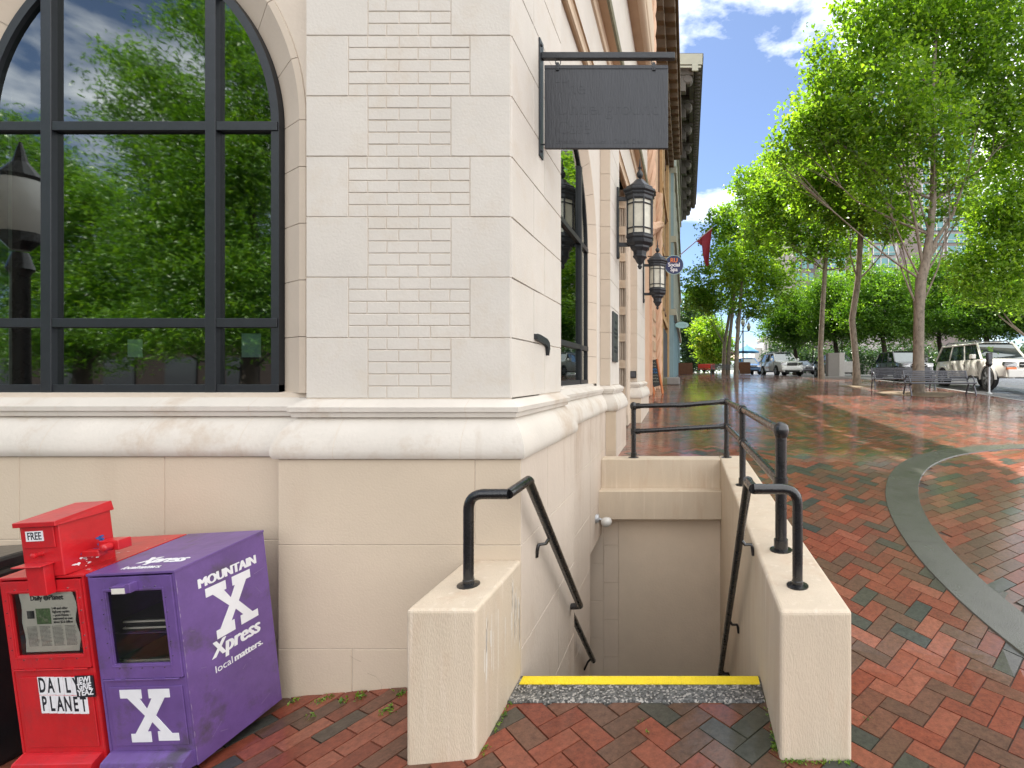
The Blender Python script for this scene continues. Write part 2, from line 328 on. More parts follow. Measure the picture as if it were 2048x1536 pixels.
    def build(s, name, m, parent=None, local=False, smooth=False, bevel=0, attr=False, normals=True, whole=False):
        if parent is not None and parent.parent is None and 'building' in parent.name and name != 'window' and not whole and 1 < len(s.c) < 900:
            ps = s.pieces()
            if len(ps) > 1: return [p.build(name, m, parent, local, smooth, bevel, attr, whole=True) for p in ps][0]
        me = bpy.data.meshes.new(name)
        vs = s.v
        if parent is not None and not local:
            o = parent.location if parent.parent is None else Vector(parent['_w'])
            vs = [(a-o[0], b-o[1], c-o[2]) for a, b, c in vs]
        me.from_pydata(vs, [], s.f)
        if attr:
            at = me.attributes.new('v', 'FLOAT', 'FACE'); at.data.foreach_set('value', s.a)
        me.materials.append(m if not isinstance(m, str) else M[m])
        if smooth:
            me.polygons.foreach_set('use_smooth', [True]*len(me.polygons))
            try: me.set_sharp_from_angle(angle=rad(40))
            except Exception: pass
        me.update()
        ob = bpy.data.objects.new(name, me); C.objects.link(ob)
        if parent is not None:
            ob.parent = parent
            w = parent.location if parent.parent is None else Vector(parent['_w'])
            ob['_w'] = (w[0], w[1], w[2])
        if bevel:
            b = ob.modifiers.new('bevel', 'BEVEL'); b.width = bevel; b.segments = 2; b.limit_method = 'ANGLE'; b.angle_limit = rad(30)
        return ob
def tag(o, label, cat, group=None, kind=None):
    if label: o['label'] = label
    if cat: o['category'] = cat
    if group: o['group'] = group
    if kind: o['kind'] = kind
    return o
def thing(name, label, cat, loc=(0, 0, 0), rot=(0, 0, 0), group=None):
    o = bpy.data.objects.new(name, None); C.objects.link(o); o.location = loc; o.rotation_euler = rot; o.empty_display_size = .1
    return tag(o, label, cat, group)
def dup(root, loc, rot, label, group=None):
    def cp(o, par):
        c = o.copy(); C.objects.link(c); c.parent = par
        for ch in list(o.children): cp(ch, c)
        return c
    r = cp(root, None); r.location = loc; r.rotation_euler = rot if isinstance(rot, tuple) else (0, 0, rot); r['label'] = label
    if group: r['group'] = group
    return r
def np_mesh(name, V, Q, attr=None, m=None, parent=None, smooth=False):
    me = bpy.data.meshes.new(name); V = np.asarray(V, np.float32); Q = np.asarray(Q, np.int32); k = Q.shape[1]
    me.vertices.add(len(V)); me.vertices.foreach_set('co', V.ravel()); me.loops.add(Q.size); me.loops.foreach_set('vertex_index', Q.ravel())
    me.polygons.add(len(Q)); me.polygons.foreach_set('loop_start', np.arange(len(Q), dtype=np.int32)*k)
    if attr is not None:
        at = me.attributes.new('v', 'FLOAT', 'FACE'); at.data.foreach_set('value', np.asarray(attr, np.float32))
    me.update(calc_edges=True); me.validate()
    me.polygons.foreach_set('use_smooth', [bool(smooth)]*len(me.polygons))
    me.materials.append(M[m]); ob = bpy.data.objects.new(name, me); C.objects.link(ob)
    if parent is not None: ob.parent = parent
    return ob
def text(body, size, m, name, parent, Mx, extrude=.0008, offset=0, sx=1, shear=0, align='CENTER', spacing=1, line=1.0, bold=0):
    cu = bpy.data.curves.new('t', 'FONT'); cu.body = body; cu.size = size; cu.extrude = extrude; cu.offset = offset; cu.align_x = align; cu.align_y = 'CENTER'
    cu.shear = shear; cu.space_character = spacing; cu.space_line = line; cu.resolution_u = 3
    o = bpy.data.objects.new('t', cu); C.objects.link(o); dg = bpy.context.evaluated_depsgraph_get()
    me = bpy.data.meshes.new_from_object(o.evaluated_get(dg)); bpy.data.objects.remove(o); me.name = name
    if bold:
        n_ = len(me.vertices); co = [v.co.copy() for v in me.vertices]; fs = [tuple(p.vertices) for p in me.polygons]; V_ = []; Q_ = []
        for k in range(5):
            V_ += [(v.x+bold*(k-2)/2, v.y+(bold*.25 if k % 2 else 0), v.z+k*.00006) for v in co]; Q_ += [tuple(i+k*n_ for i in f) for f in fs]
        me = bpy.data.meshes.new(name); me.from_pydata(V_, [], Q_)
    me.transform(Mx @ Matrix.Diagonal((sx, 1, 1, 1))); me.materials.clear(); me.materials.append(M[m])
    ob = bpy.data.objects.new(name, me); C.objects.link(ob)
    if parent is not None: ob.parent = parent
    return ob
def frame(o, x, y):
    """4x4 matrix with origin o, x axis and y axis given, z = x cross y"""
    x = Vector(x).normalized(); y = Vector(y); y = (y-x*y.dot(x)).normalized(); z = x.cross(y)
    return Matrix(((x.x, y.x, z.x, o[0]), (x.y, y.y, z.y, o[1]), (x.z, y.z, z.z, o[2]), (0, 0, 0, 1)))

# ---------------------------------------------------------------- terrain
_T = np.array([(-40, 1.83), (3.03, 1.83), (5, 1.46), (6.95, 1.17), (9, 1.12), (11, 1.04), (14, .88), (17, .70), (20, .55), (24, .37), (30, .19), (39, 0), (50, -.13), (70, -.3), (120, -.35), (400, -.35)])
def hp(Y):
    Y = np.asarray(Y, float); s = 0
    for d in (-.5, -.25, 0, .25, .5): s = s+np.interp(Y+d*np.clip((Y-2)/4, .15, 2.5), _T[:, 0], _T[:, 1])
    return s/5
def g(X, Y):
    X = np.asarray(X, float); Y = np.asarray(Y, float)
    fade = 1-np.clip((Y-3)/4, 0, 1)
    return CZ-hp(Y)+.09*np.clip(X+.95, -6, 0)*fade
def gz(x, y): return float(g(x, y))
def hit(px, py):
    lo = 1.5
    for i in range(4000):
        Y = 1.5+i*.02; X = (px-U0)*Y/F; z = CZ-(py-V0)*Y/F
        if z <= gz(X, Y): return Vector((X, Y, gz(X, Y)))
    return Vector(((px-U0)*80/F, 80, gz(0, 80)))
KX = np.array([(-40, 10.4), (27, 10.4), (32, 8.9), (38, 6.2), (46, 4.6), (60, 3.8), (90, 3.2)])
def kerbx(Y): return np.interp(Y, KX[:, 0], KX[:, 1])
HX0, HX1, HY0, HY1 = -1.16, .60, 2.99, 6.82      # the stairwell hole
def grid(name, xs, ys, zf, m, skip=None):
    xs = np.array(sorted(xs)); ys = np.array(sorted(ys)); X, Y = np.meshgrid(xs, ys); Z = zf(X, Y)
    nx = len(xs); Q = []
    for j in range(len(ys)-1):
        for i in range(nx-1):
            cx, cy = (xs[i]+xs[i+1])/2, (ys[j]+ys[j+1])/2
            if skip and skip(cx, cy): continue
            Q.append((j*nx+i, j*nx+i+1, (j+1)*nx+i+1, (j+1)*nx+i))
    return np_mesh(name, np.c_[X.ravel(), Y.ravel(), Z.ravel()], Q, m=m, smooth=True)
xs = list(np.arange(-60, -10, 5))+list(np.arange(-10, 12, .5))+list(np.arange(12, 60, 6))+[80, 120, 200, 400, -120, -400]+[HX0, HX1]
ys = list(np.arange(-40, -4, 4))+list(np.arange(-4, 2, .5))+list(np.arange(2, 8, .2))+list(np.arange(8, 12, .5))+list(np.arange(12, 50, 1.5))+list(np.arange(50, 120, 7))+[150, 220, 400, 700, -80, -200]+[HY0, HY1]
def base_z(X, Y): return g(X, Y)-.008-.17*(X > kerbx(Y)-.2)
tag(grid('ground', xs, ys, base_z, 'sand', lambda x, y: HX0 < x < HX1 and HY0 < y < HY1), None, None, kind='structure')
# street
rows = np.r_[np.arange(-30, 12, 3), np.arange(12, 60, 1.5), np.arange(60, 90, 6)]
V = []; Q = []
offs = [0.0, 2, 5, 9, 14]
for j, y in enumerate(rows):
    for o in offs: x = kerbx(y)+o; V.append((x, y, gz(x, y)-.10+.0*o))
    if j:
        for i in range(len(offs)-1): a = (j-1)*len(offs)+i; Q.append((a, a+1, a+1+len(offs), a+len(offs)))
tag(np_mesh('street', V, Q, m='asphalt', smooth=True), None, None, kind='structure')
kb = MB()
for j in range(len(rows)-1):
    y0, y1 = rows[j], rows[j+1]; a, b = kerbx(y0), kerbx(y1); z0, z1 = gz(a, y0), gz(b, y1)
    kb.add([(a-.16, y0, z0+.006), (a, y0, z0+.006), (b, y1, z1+.006), (b-.16, y1, z1+.006), (a+.02, y0, z0-.2), (b+.02, y1, z1-.2)], [(0, 1, 2, 3), (1, 4, 5, 2)])
tag(kb.build('kerb', 'kerb'), None, None, kind='structure')
# brick paving, every brick a little raised, chamfered and tilted
BC = (5.9, 4.3, 3.73); BW = .36                   # circle of the concrete band
def bricks():
    w = .118; out_v = []; out_q = []; out_a = []
    cs, sn = math.cos(PI/4), math.sin(PI/4)
    cen = []
    R = 150
    for x in range(-R, 3*R):
        for y in range(-R, R*2):
            c = (x-y) % 4
            if c == 0: u, v, h = x+1, y+.5, 1
            elif c == 3: u, v, h = x+.5, y+1, 0
            else: continue
            u *= w; v *= w
            cen.append((u*cs-v*sn, u*sn+v*cs, h))
    # shift the pattern to the pavement
    A = np.array(cen); A[:, 1] -= 9.0; A[:, 0] -= .03
    k = (A[:, 0] > -6.5) & (A[:, 0] < kerbx(A[:, 1])-.15) & (A[:, 1] > 1.35) & (A[:, 1] < 31) & (A[:, 0] > -1.6-2.0*(A[:, 1] < 3.3)-3*(A[:, 1] < 3.3))
    hole = (A[:, 0] > -1.5) & (A[:, 0] < .66) & (A[:, 1] > 2.87) & (A[:, 1] < 6.88)
    bld = (A[:, 0] < -1.2) & (A[:, 1] > 3.2)
    d = np.hypot(A[:, 0]-BC[0], A[:, 1]-BC[1]); inside = d < BC[2]-BW/2
    A = A[k & ~hole & ~bld & ~inside]
    ang = np.where(A[:, 2] == 1, PI/4, PI/4+PI/2)
    lz = (A[:, 0] < -1.30) & (A[:, 1] < 3.4)
    A = A[~lz]; ang = ang[~lz]; lb = []; t = rad(60)
    for i in range(-40, 40):
        for j in range(-70, 70):
            u = (i+.5*(j % 2))*2*w; v = j*w; X, Y = -2.5+u*math.cos(t)-v*math.sin(t), 2.4+u*math.sin(t)+v*math.cos(t)
            if -6.4 < X < -1.26 and 1.35 < Y < 3.22: lb.append((X, Y, t))
    lb = np.array(lb)
    # inside the ring: straight running bond turned a little
    ib = []; t = rad(28)
    for i in range(-36, 36):
        for j in range(-70, 70):
            u = (i+.5*(j % 2))*2*w; v = j*w
            X, Y = BC[0]+u*math.cos(t)-v*math.sin(t), BC[1]+u*math.sin(t)+v*math.cos(t)
            if math.hypot(X-BC[0], Y-BC[1]) < BC[2]-BW/2: ib.append((X, Y, t))
    ib = np.array(ib)
    X = np.r_[A[:, 0], ib[:, 0], lb[:, 0]]; Y = np.r_[A[:, 1], ib[:, 1], lb[:, 1]]; T = np.r_[ang, ib[:, 2], lb[:, 2]]
    n = len(X); gp = .004; ch = .002
    tx = np.random.normal(0, .0026, n); ty = np.random.normal(0, .0026, n); dz = np.random.normal(0, .0008, n)
    T = T+np.random.normal(0, .006, n)
    vs = []
    for (hl, hw, z) in ((w-gp/2, w/2-gp/2, -.010), (w-gp/2-ch, w/2-gp/2-ch, 0)):
        for sx, sy in ((-1, -1), (1, -1), (1, 1), (-1, 1)):
            a, b = sx*hl, sy*hw
            px = X+a*np.cos(T)-b*np.sin(T); py = Y+a*np.sin(T)+b*np.cos(T)
            pz = g(px, py)+z+dz+a*tx+b*ty
            vs.append(np.c_[px, py, pz])
    V = np.stack(vs, 1).reshape(-1, 3); b0 = np.arange(n)[:, None]*8
    Q = np.concatenate([b0+np.array(q) for q in ((4, 5, 6, 7), (0, 1, 5, 4), (1, 2, 6, 5), (2, 3, 7, 6), (3, 0, 4, 7))])
    r = np.random.rand(n); val = np.where(r < .15, np.random.rand(n)*.17, np.where(r < .48, .2+np.random.rand(n)*.2, .45+np.random.rand(n)*.55))
    return np_mesh('brick_pavement', V, Q, np.tile(val, 5), 'brick')
tag(bricks(), None, None, kind='structure')
# far part of the pavement, beyond the single bricks
def far_brick():
    m, N, L, B = new_mat('far wet paving'); gg = N.new('ShaderNodeNewGeometry'); b = N.new('ShaderNodeTexBrick'); b.inputs['Scale'].default_value = 4
    b.inputs['Color1'].default_value = (.30, .08, .045, 1); b.inputs['Color2'].default_value = (.12, .06, .045, 1); b.inputs['Mortar'].default_value = (.05, .035, .03, 1)
    L.new(gg.outputs['Position'], b.inputs[0]); L.new(b.outputs[0], B.inputs['Base Color']); B.inputs['Roughness'].default_value = .4; B.inputs['Coat Weight'].default_value = 1; B.inputs['Coat Roughness'].default_value = .12
    nc = N.new('ShaderNodeTexNoise'); nc.inputs['Scale'].default_value = 6; bc = N.new('ShaderNodeBump'); bc.inputs['Strength'].default_value = .3; bc.inputs['Distance'].default_value = .01
    L.new(gg.outputs['Position'], nc.inputs[0]); L.new(nc.outputs[0], bc.inputs['Height']); L.new(bc.outputs[0], B.inputs['Coat Normal'])
    return m
M['farbrick'] = far_brick()
ys2 = np.r_[30.9, np.arange(32, 62, 1.5)]; V = []; Q = []
for j, y in enumerate(ys2):
    for t in np.linspace(0, 1, 8): x = -1.6+t*(kerbx(y)-.15+1.6); V.append((x, y, gz(x, y)-.003))
    if j:
        for i in range(7): a = (j-1)*8+i; Q.append((a, a+1, a+9, a+8))
tag(np_mesh('far_pavement', V, Q, m='farbrick', smooth=True), None, None, kind='structure')
# concrete band
V = []; Q = []; n = 180; joints = []
for k in range(n+1):
    t = 2*PI*k/n
    for r, dz in ((BC[2]+BW/2, -.012), (BC[2]+BW/2-.008, .012), (BC[2]-BW/2+.008, .012), (BC[2]-BW/2, -.012)):
        x, y = BC[0]+r*math.cos(t), BC[1]+r*math.sin(t); V.append((x, y, gz(x, y)+dz))
for k in range(n):
    if k % 12 == 3:
        pass
    for i in range(3): a = k*4+i; Q.append((a, a+1, a+5, a+4))
cbn = np_mesh('concrete_band', V, Q, m='concrete'); tag(cbn, None, None, kind='structure')
b = MB()
for k in range(16):
    t = 2*PI*k/16+.32; d = .0016
    c_ = [(BC[0]+r_*math.cos(t+e/r_), BC[1]+r_*math.sin(t+e/r_)) for r_, e in ((BC[2]-BW/2+.01, -d), (BC[2]+BW/2-.01, -d), (BC[2]+BW/2-.01, d), (BC[2]-BW/2+.01, d))]
    b.quad(*[(x, y, gz(x, y)+.0145) for x, y in c_])
b.build('joint', 'sand', cbn, local=True)

# ---------------------------------------------------------------- the corner building
bd = thing('corner_building', 'cream cast stone corner building with dark framed arched windows and brick panelled corner pier', 'building', (-2.5, 3.03, 0))
YB, XB = 3.03, -1.009            # base planes, front and side
SET = .094                       # pier face set back from the base
YU, XU = YB+SET, XB-SET          # upper pier planes
BAY = .10; SBAY = .148           # how far the window bays sit behind the piers
YBF = YB+BAY+SET                 # front bay wall plane 3.224
XBS = XB-SBAY-SET                # side bay wall plane
ZB = 1.331                       # top of base
ZW = 1.69                        # foot of the upper walls
def off_path(path, o):
    out = []
    for i, p in enumerate(path):
        p = Vector(p); ns = []
        if i > 0: d = (p-Vector(path[i-1])).normalized(); ns.append(Vector((d.y, -d.x)))
        if i < len(path)-1: d = (Vector(path[i+1])-p).normalized(); ns.append(Vector((d.y, -d.x)))
        if len(ns) == 1: out.append(p+ns[0]*o)
        else:
            s = ns[0]+ns[1]; out.append(p+s*(o*2/s.length_squared))
    return out
def sweep(mb, path, prof):
    rows = [[(q.x, q.y, z) for q in off_path(path, o)] for o, z in prof]
    for i in range(len(path)-1):
        mb.add([p for rw in rows for p in (rw[i], rw[i+1])], [(2*k, 2*k+1, 2*k+3, 2*k+2) for k in range(len(rows)-1)])
pathF = [(-9, YB+BAY), (-6.2, YB+BAY), (-6.2, YB), (-4.93, YB), (-4.93, YB+BAY), (-2.48, YB+BAY), (-2.48, YB), (XB, YB), (XB, 4.445), (XB-SBAY, 4.445), (XB-SBAY, 7.06), (XB, 7.06), (XB, 8.2), (XB-.5, 8.2)]
pathS = [(XB-.28, 10.9), (XB, 10.9), (XB, 13.0), (XB-.4, 13.0)]
tor = [(0, 1.331), (.020, 1.334), (.029, 1.352), (.031, 1.378), (.026, 1.41), (.014, 1.45), (-.004, 1.49), (-.026, 1.525), (-.048, 1.552), (-.066, 1.572), (-.069, 1.577)]
led = [(-.069, 1.577), (-.044, 1.580), (-.040, 1.608), (-.041, 1.611), (-.029, 1.613), (-.027, 1.642), (-.031, 1.646), (-.10, 1.692), (-.16, 1.70)]
for pth, nm in ((pathF, ''), (pathS, '')):
    mb = MB(); sweep(mb, pth, tor); mb.build('base_moulding', 'mould', bd, smooth=True)
    mb = MB(); sweep(mb, pth, led); mb.build('sill_ledge', 'mould', bd)
# joints in the moulding and ledge: thin dark seams standing in the surface
sm = MB()
def seam_front(px, Yo, slope=0.0):
    for (o0, z0), (o1, z1) in list(zip(tor[:-1], tor[1:])):
        x0 = (px-U0)*Yo/F; w = .0016
        a = x0+slope*(z0-1.33); b = x0+slope*(z1-1.33)
        sm.quad((a-w, Yo-o0-.0012, z0), (a+w, Yo-o0-.0012, z0), (b+w, Yo-o1-.0012, z1), (b-w, Yo-o1-.0012, z1))
    x0 += slope*.24
    for (o0, z0), (o1, z1) in list(zip(led[:-2], led[1:-1])):
        sm.quad((x0-.0016, Yo-o0-.0012, z0), (x0+.0016, Yo-o0-.0012, z0), (x0+.0016, Yo-o1-.0012, z1), (x0-.0016, Yo-o1-.0012, z1))
for px in (90, 285, 480): seam_front(px, YB+BAY, .12)
for px in (672, 924): seam_front(px, YB, .02)
sm.build('joint', 'mortar', bd)
# base walls: joint backing and rendered blocks
bb = MB()
bb.box(-9, -2.48, YB+BAY+.002, YB+.7, -.6, ZB); bb.box(-6.2, -4.93, YB+.002, YB+.2, -.6, ZB); bb.box(-2.48, XB-.002, YB+.002, YB+.5, -.6, ZB)
bb.box(XB-.6, XB-.002, YB+.5, 4.443, -2.7, ZB); bb.box(XB-.6, XB-.002, YB+.1, YB+.5, -2.7, -.6)
bb.box(-2.2, XB-SBAY-.002, 4.443, 5.93, -2.7, ZB); bb.box(-2.2, XB-SBAY-.002, 5.93, 7.06, -.295, ZB)
bb.box(-2.2, XB-.002, 7.06, 8.198, -.3, ZB); bb.box(-2.2, XB-.002, 10.9, 13, 0, ZB)
bb.box(-2.2, XB-.85, 8.198, 10.9, 0, ZB)
bb.build('wall', 'mortar', bd)
fr = MB(); xs_ = lambda px, Y: (px-U0)*Y/F
rowsz = [(-.45, .18), (.18, .81), (.81, ZB-.002)]
fr.blocks((0, YB, 0), (1, 0, 0), (0, 0, 1), (0, -1, 0), [(-2.48, -.45, xs_(705, YB), .18), (xs_(705, YB), -.45, XB, .18), (-2.48, .18, XB, .81), (-2.48, .81, xs_(950, YB), ZB), (xs_(950, YB), .81, XB, ZB)], .003, .003, .003)
fr.blocks((0, YB, 0), (1, 0, 0), (0, 0, 1), (0, -1, 0), [(-6.2, z0, -4.93, z1) for z0, z1 in rowsz], .004, .004, .004)
Yb = YB+BAY
fr.blocks((0, Yb, 0), (1, 0, 0), (0, 0, 1), (0, -1, 0), [(-9, .81, -6.2, ZB), (-9, -.6, -6.2, .81)]+[(-4.93, .81, xs_(40, Yb), ZB), (xs_(40, Yb), .81, xs_(330, Yb), ZB), (xs_(330, Yb), .81, -2.48, ZB), (-4.93, .18, -3.6, .81), (-3.6, .18, -2.48, .81), (-4.93, -.6, -2.48, .18)], .003, .003, .003)
fr.blocks((-2.48, YB, 0), (0, 1, 0), (0, 0, 1), (-1, 0, 0), [(0, -.45, BAY, .81), (0, .81, BAY, ZB)], .003, .002, .002)
fr.build('base_facing', 'stucco', bd)
sd = MB(); zr = [-2.7, -2.34, -1.71, -1.08, -.45, .18, .81, ZB]
def side_rects(y0, y1, cuts, z0=-2.7, skip=None):
    out = []
    for i, (a, b) in enumerate(zip(zr[:-1], zr[1:])):
        if b <= z0+.01: continue
        a = max(a, z0); e = [y0]+[c for c in (cuts[i % len(cuts)]) if y0 < c < y1]+[y1]
        out += [(p, a, q, b) for p, q in zip(e[:-1], e[1:])]
    return out
sd.blocks((XB, 0, 0), (0, 1, 0), (0, 0, 1), (1, 0, 0), side_rects(YB, 4.445, [[3.9], [], [3.6], []]), .003, .003, .003)
sd.blocks((XB-SBAY, 0, 0), (0, 1, 0), (0, 0, 1), (1, 0, 0), side_rects(4.445, 5.93, [[5.2], [], [5.0]]), .003, .003, .003)
sd.blocks((XB-SBAY, 0, 0), (0, 1, 0), (0, 0, 1), (1, 0, 0), side_rects(5.93, 7.06, [[6.6]], -.295), .003, .003, .003)
sd.blocks((XB, 0, 0), (0, 1, 0), (0, 0, 1), (1, 0, 0), [(7.06, 0, 8.2, .78), (7.06, .78, 8.2, ZB), (10.9, .3, 13, .85), (10.9, .85, 13, ZB)], .003, .003, .003)
sd.blocks((0, 4.445, 0), (1, 0, 0), (0, 0, 1), (0, 1, 0), [(XB-SBAY, z0, XB, z1) for z0, z1 in zip(zr[:-1], zr[1:])], .003, .003, .003)
sd.build('side_base_facing', 'stucco_side', bd)
pf = MB()
for y in (7.06, 10.9): pf.blocks((0, y, 0), (1, 0, 0), (0, 0, 1), (0, -1, 0), [(XB-SBAY-(.13 if y > 9 else 0), z0, XB, z1) for z0, z1 in ((.0, .78), (.78, ZB))], .003, .004, .003)
pf.build('pilaster_base_facing', 'stucco', bd)
# stairwell doorway in the side wall
dk = MB(); dk.box(-2.6, -2.5, 5.6, 7, -2.7, -.25); dk.box(-2.6, XB-SBAY-.01, 5.5, 7, -.3, -.29); dk.box(-2.6, XB-SBAY-.01, 5.92, 5.925, -2.7, -.295)
dk.build('doorway', 'dark', bd)

# the corner pier: quoins and brick panel
ROW = .3775; zt = ZW+.004
rows_n = 9
pb = MB(); pb.box(-2.382, XU-.002, YU+.002, YU+.6, ZW-.1, 5.3); pb.box(XU-.5, XU-.002, YU+.02, 4.34, ZW-.1, 5.3)
pb.box(-6.1, -5.03, YU+.002, YU+.6, ZW-.1, 5.3)
pb.build('pier_core', 'mortar', bd)
pq = MB(); pk = MB(); X = lambda px: xs_(px, YU)
for i in range(rows_n):
    z0 = zt+i*ROW; z1 = z0+ROW; wide = i % 2 == 0
    l, r = (736, 902) if wide else (697, 940)
    pq.blocks((0, YU, 0), (1, 0, 0), (0, 0, 1), (0, -1, 0), [(X(612), z0, X(l), z1), (X(r), z0, XU, z1)], .004, .0035, .0035, .0004)
    for k in range(5):
        cz = z0+k*ROW/5
        A = (k+i*5) % 2 == 0
        js = ([773, 837] if not A else [798, 861]) if wide else ([735, 798, 861] if A else [773, 837, 900])
        if not wide: js = ([735, 798, 861] if not A else [773, 837, 900])
        else: js = ([773, 837] if A else [798, 861])
        js = [l]+[j+random.uniform(-1, 1) for j in js if l+8 < j < r-8]+[r]
        pk.blocks((0, YU, 0), (1, 0, 0), (0, 0, 1), (0, -1, 0), [(X(a), cz, X(b), cz+ROW/5) for a, b in zip(js[:-1], js[1:])], .005, .0022, .003, .0008)
    # side face
    c = [YU+.45] if i % 2 else [YU+.72]
    e = [YU]+c+[4.345]
    pq.blocks((XU, 0, 0), (0, 1, 0), (0, 0, 1), (1, 0, 0), [(a, z0, b, z1) for a, b in zip(e[:-1], e[1:])], .004, .005, .004, .0003)
    pq.blocks((0, YU, 0), (1, 0, 0), (0, 0, 1), (0, -1, 0), [(-6.1, z0, -5.03, z1)], .0045, .005, .004)
pq.build('quoin', 'stone', bd); pk.build('brick_panel', 'stone', bd)
# upper pilasters of the side front
pl = MB()
for y0, y1, back in ((7.15, 8.05, XBS), (10.99, 12.95, XB-.28)):
    pl.box(back-.3, XU-.004, y0+.004, y1-.004, ZW-.1, 5.75)
pl.build('pilaster_core', 'mortar', bd)
pa = MB(); pbm = MB()
for y0, y1, back in ((7.15, 8.05, XBS), (10.99, 12.95, XB-.28)):
    for i in range(11):
        z0 = zt+i*ROW*(1 if y0 < 9 else 1.4)
        if z0 > 5.5: break
        z1 = min(z0+ROW*(1 if y0 < 9 else 1.4), 5.75)
        pa.blocks((XU, 0, 0), (0, 1, 0), (0, 0, 1), (1, 0, 0), [(y0, z0, y1, z1)], .004, .003, .003)
        pbm.blocks((0, y0, 0), (1, 0, 0), (0, 0, 1), (0, -1, 0), [(back, z0, XU, z1)], .004, .003, .003)
pa.build('pilaster_side', 'stone', bd); pbm.build('pilaster_front', 'jambstone', bd)

# arched windows
HW, AR, ACX = .985, 1.296, -.311                   # half width, arch radius, centre offset
ZS, ZSPR = 1.722, 3.483
def arch_curve(grow=0, nz=6, na=22):
    """right half from sill to apex: list of (u,z,nu,nz)"""
    pts = []
    for k in range(nz): pts.append((HW, ZS+(ZSPR-ZS)*k/nz, 1, 0))
    R = AR; tmax = math.acos(-ACX/R)
    for k in range(na+1):
        t = tmax*k/na; pts.append((ACX+R*math.cos(t), ZSPR+R*math.sin(t), math.cos(t), math.sin(t)))
    return pts
def arch_z(u, off=0):
    """height of the arch intrados at |u|, shrunk by off"""
    R = AR-off; d = abs(u)-ACX
    return ZSPR+math.sqrt(max(R*R-d*d, 0)) if abs(u) > 0 or True else 0
def arch_window(T, B0, B1, ztop, dW, name, wallm, ringm, full=True):
    cv = arch_curve(); RW = .235
    wl = MB(); 
    for s, B in ((1, B1), (-1, B0)):
        for (u0, z0, a0, c0), (u1, z1, a1, c1) in zip(cv[:-1], cv[1:]):
            p0 = (u0+RW*a0, z0+RW*c0); p1 = (u1+RW*a1, z1+RW*c1)
            wl.quad(T(s*p0[0], 0, p0[1]), T(s*B, 0, p0[1]), T(s*B, 0, p1[1]), T(s*p1[0], 0, p1[1]))
        p = (cv[-1][0]+RW*cv[-1][2], cv[-1][1]+RW*cv[-1][3])
        wl.quad(T(0, 0, p[1]), T(s*B, 0, p[1]), T(s*B, 0, ztop), T(0, 0, ztop))
        wl.quad(T(s*p[0], 0, p[1]), T(0, 0, p[1]), T(0, 0, p[1]-.05), T(s*p[0]*.9, 0, p[1]-.05))
        if B > HW+RW: wl.quad(T(s*(HW+RW), 0, ZW-.05), T(s*B, 0, ZW-.05), T(s*B, 0, ZS), T(s*(HW+RW), 0, ZS))
    wl.quad(T(-B0, .03, ZW-.08), T(B1, .03, ZW-.08), T(B1, .03, ZS), T(-B0, .03, ZS)); wl.quad(T(-B0, .03, ZS), T(B1, .03, ZS), T(B1, dW, ZS+.008), T(-B0, dW, ZS+.008))
    wl.build('bay_wall', wallm, bd)
    # voussoirs and jamb stones, splayed to the window
    vo = MB(); bk = MB()
    # segments
    segs = []; z = ZS; 
    while z < ZSPR-.01: segs.append([(HW, z, 1, 0), (HW, min(z+.365, ZSPR), 1, 0)]); z += .365
    tmax = math.acos(-ACX/AR); nv = 5
    for k in range(nv):
        t0, t1 = tmax*k/nv, tmax*(k+1)/nv
        segs.append([(ACX+AR*math.cos(t), ZSPR+AR*math.sin(t), math.cos(t), math.sin(t)) for t in np.linspace(t0, t1, 7)])
    for s in (1, -1):
        for sg in segs:
            ins = .0022; m = len(sg)
            pr = []
            for i, (u, zz, a, c) in enumerate(sg):
                tt = (-c, a) if m > 2 else (0, 1)
                sh = ins if i == 0 else (-ins if i == m-1 else 0)
                row = [(u+RW*a+tt[0]*sh, 0.006, zz+RW*c+tt[1]*sh), (u+(RW-.004)*a+tt[0]*sh, -.006, zz+(RW-.004)*c+tt[1]*sh), (u+(RW-.045)*a+tt[0]*sh, -.006, zz+(RW-.045)*c+tt[1]*sh), (u+tt[0]*sh, dW, zz+tt[1]*sh)]
                pr.append([T(s*q[0], q[1], q[2]) for q in row])
            for i in range(m-1):
                for j in range(3): vo.quad(pr[i][j], pr[i+1][j], pr[i+1][j+1], pr[i][j+1])
            for e in (0, m-1): vo.quad(*[Vector(p) for p in pr[e]])
        cc = [(u, zz, a, c) for u, zz, a, c in cv]
        for (u0, z0, a0, c0), (u1, z1, a1, c1) in zip(cc[:-1], cc[1:]):
            e = .006
            bk.quad(T(s*(u0+(RW+e)*a0), .004, z0+(RW+e)*c0), T(s*(u1+(RW+e)*a1), .004, z1+(RW+e)*c1), T(s*(u1+e*a1), dW+.004, z1+e*c1), T(s*(u0+e*a0), dW+.004, z0+e*c0))
    vo.build('arch_ring', ringm, bd); bk.build('arch_joint', 'mortar', bd)
    # window frame
    w = MB(); fw = .055; f0, f1 = dW-.045, dW+.05
    def strip(a, b):
        for s in (1, -1):
            for (u0, z0, a0, c0), (u1, z1, a1, c1) in zip(cv[:-1], cv[1:]):
                q = [(u0-a*a0, z0-a*c0), (u1-a*a1, z1-a*c1), (u1-b*a1, z1-b*c1), (u0-b*a0, z0-b*c0)]
                q = [(s*max(x, 0), y) for x, y in q]
                w.quad(*[T(x, f0, y) for x, y in q]); w.quad(T(*_3(q[2], f0)), T(*_3(q[3], f0)), T(*_3(q[3], f1)), T(*_3(q[2], f1)))
                w.quad(T(*_3(q[0], f0)), T(*_3(q[1], f0)), T(*_3(q[1], f1)), T(*_3(q[0], f1)))
    def _3(q, d): return (q[0], d, q[1])
    strip(.002, fw)
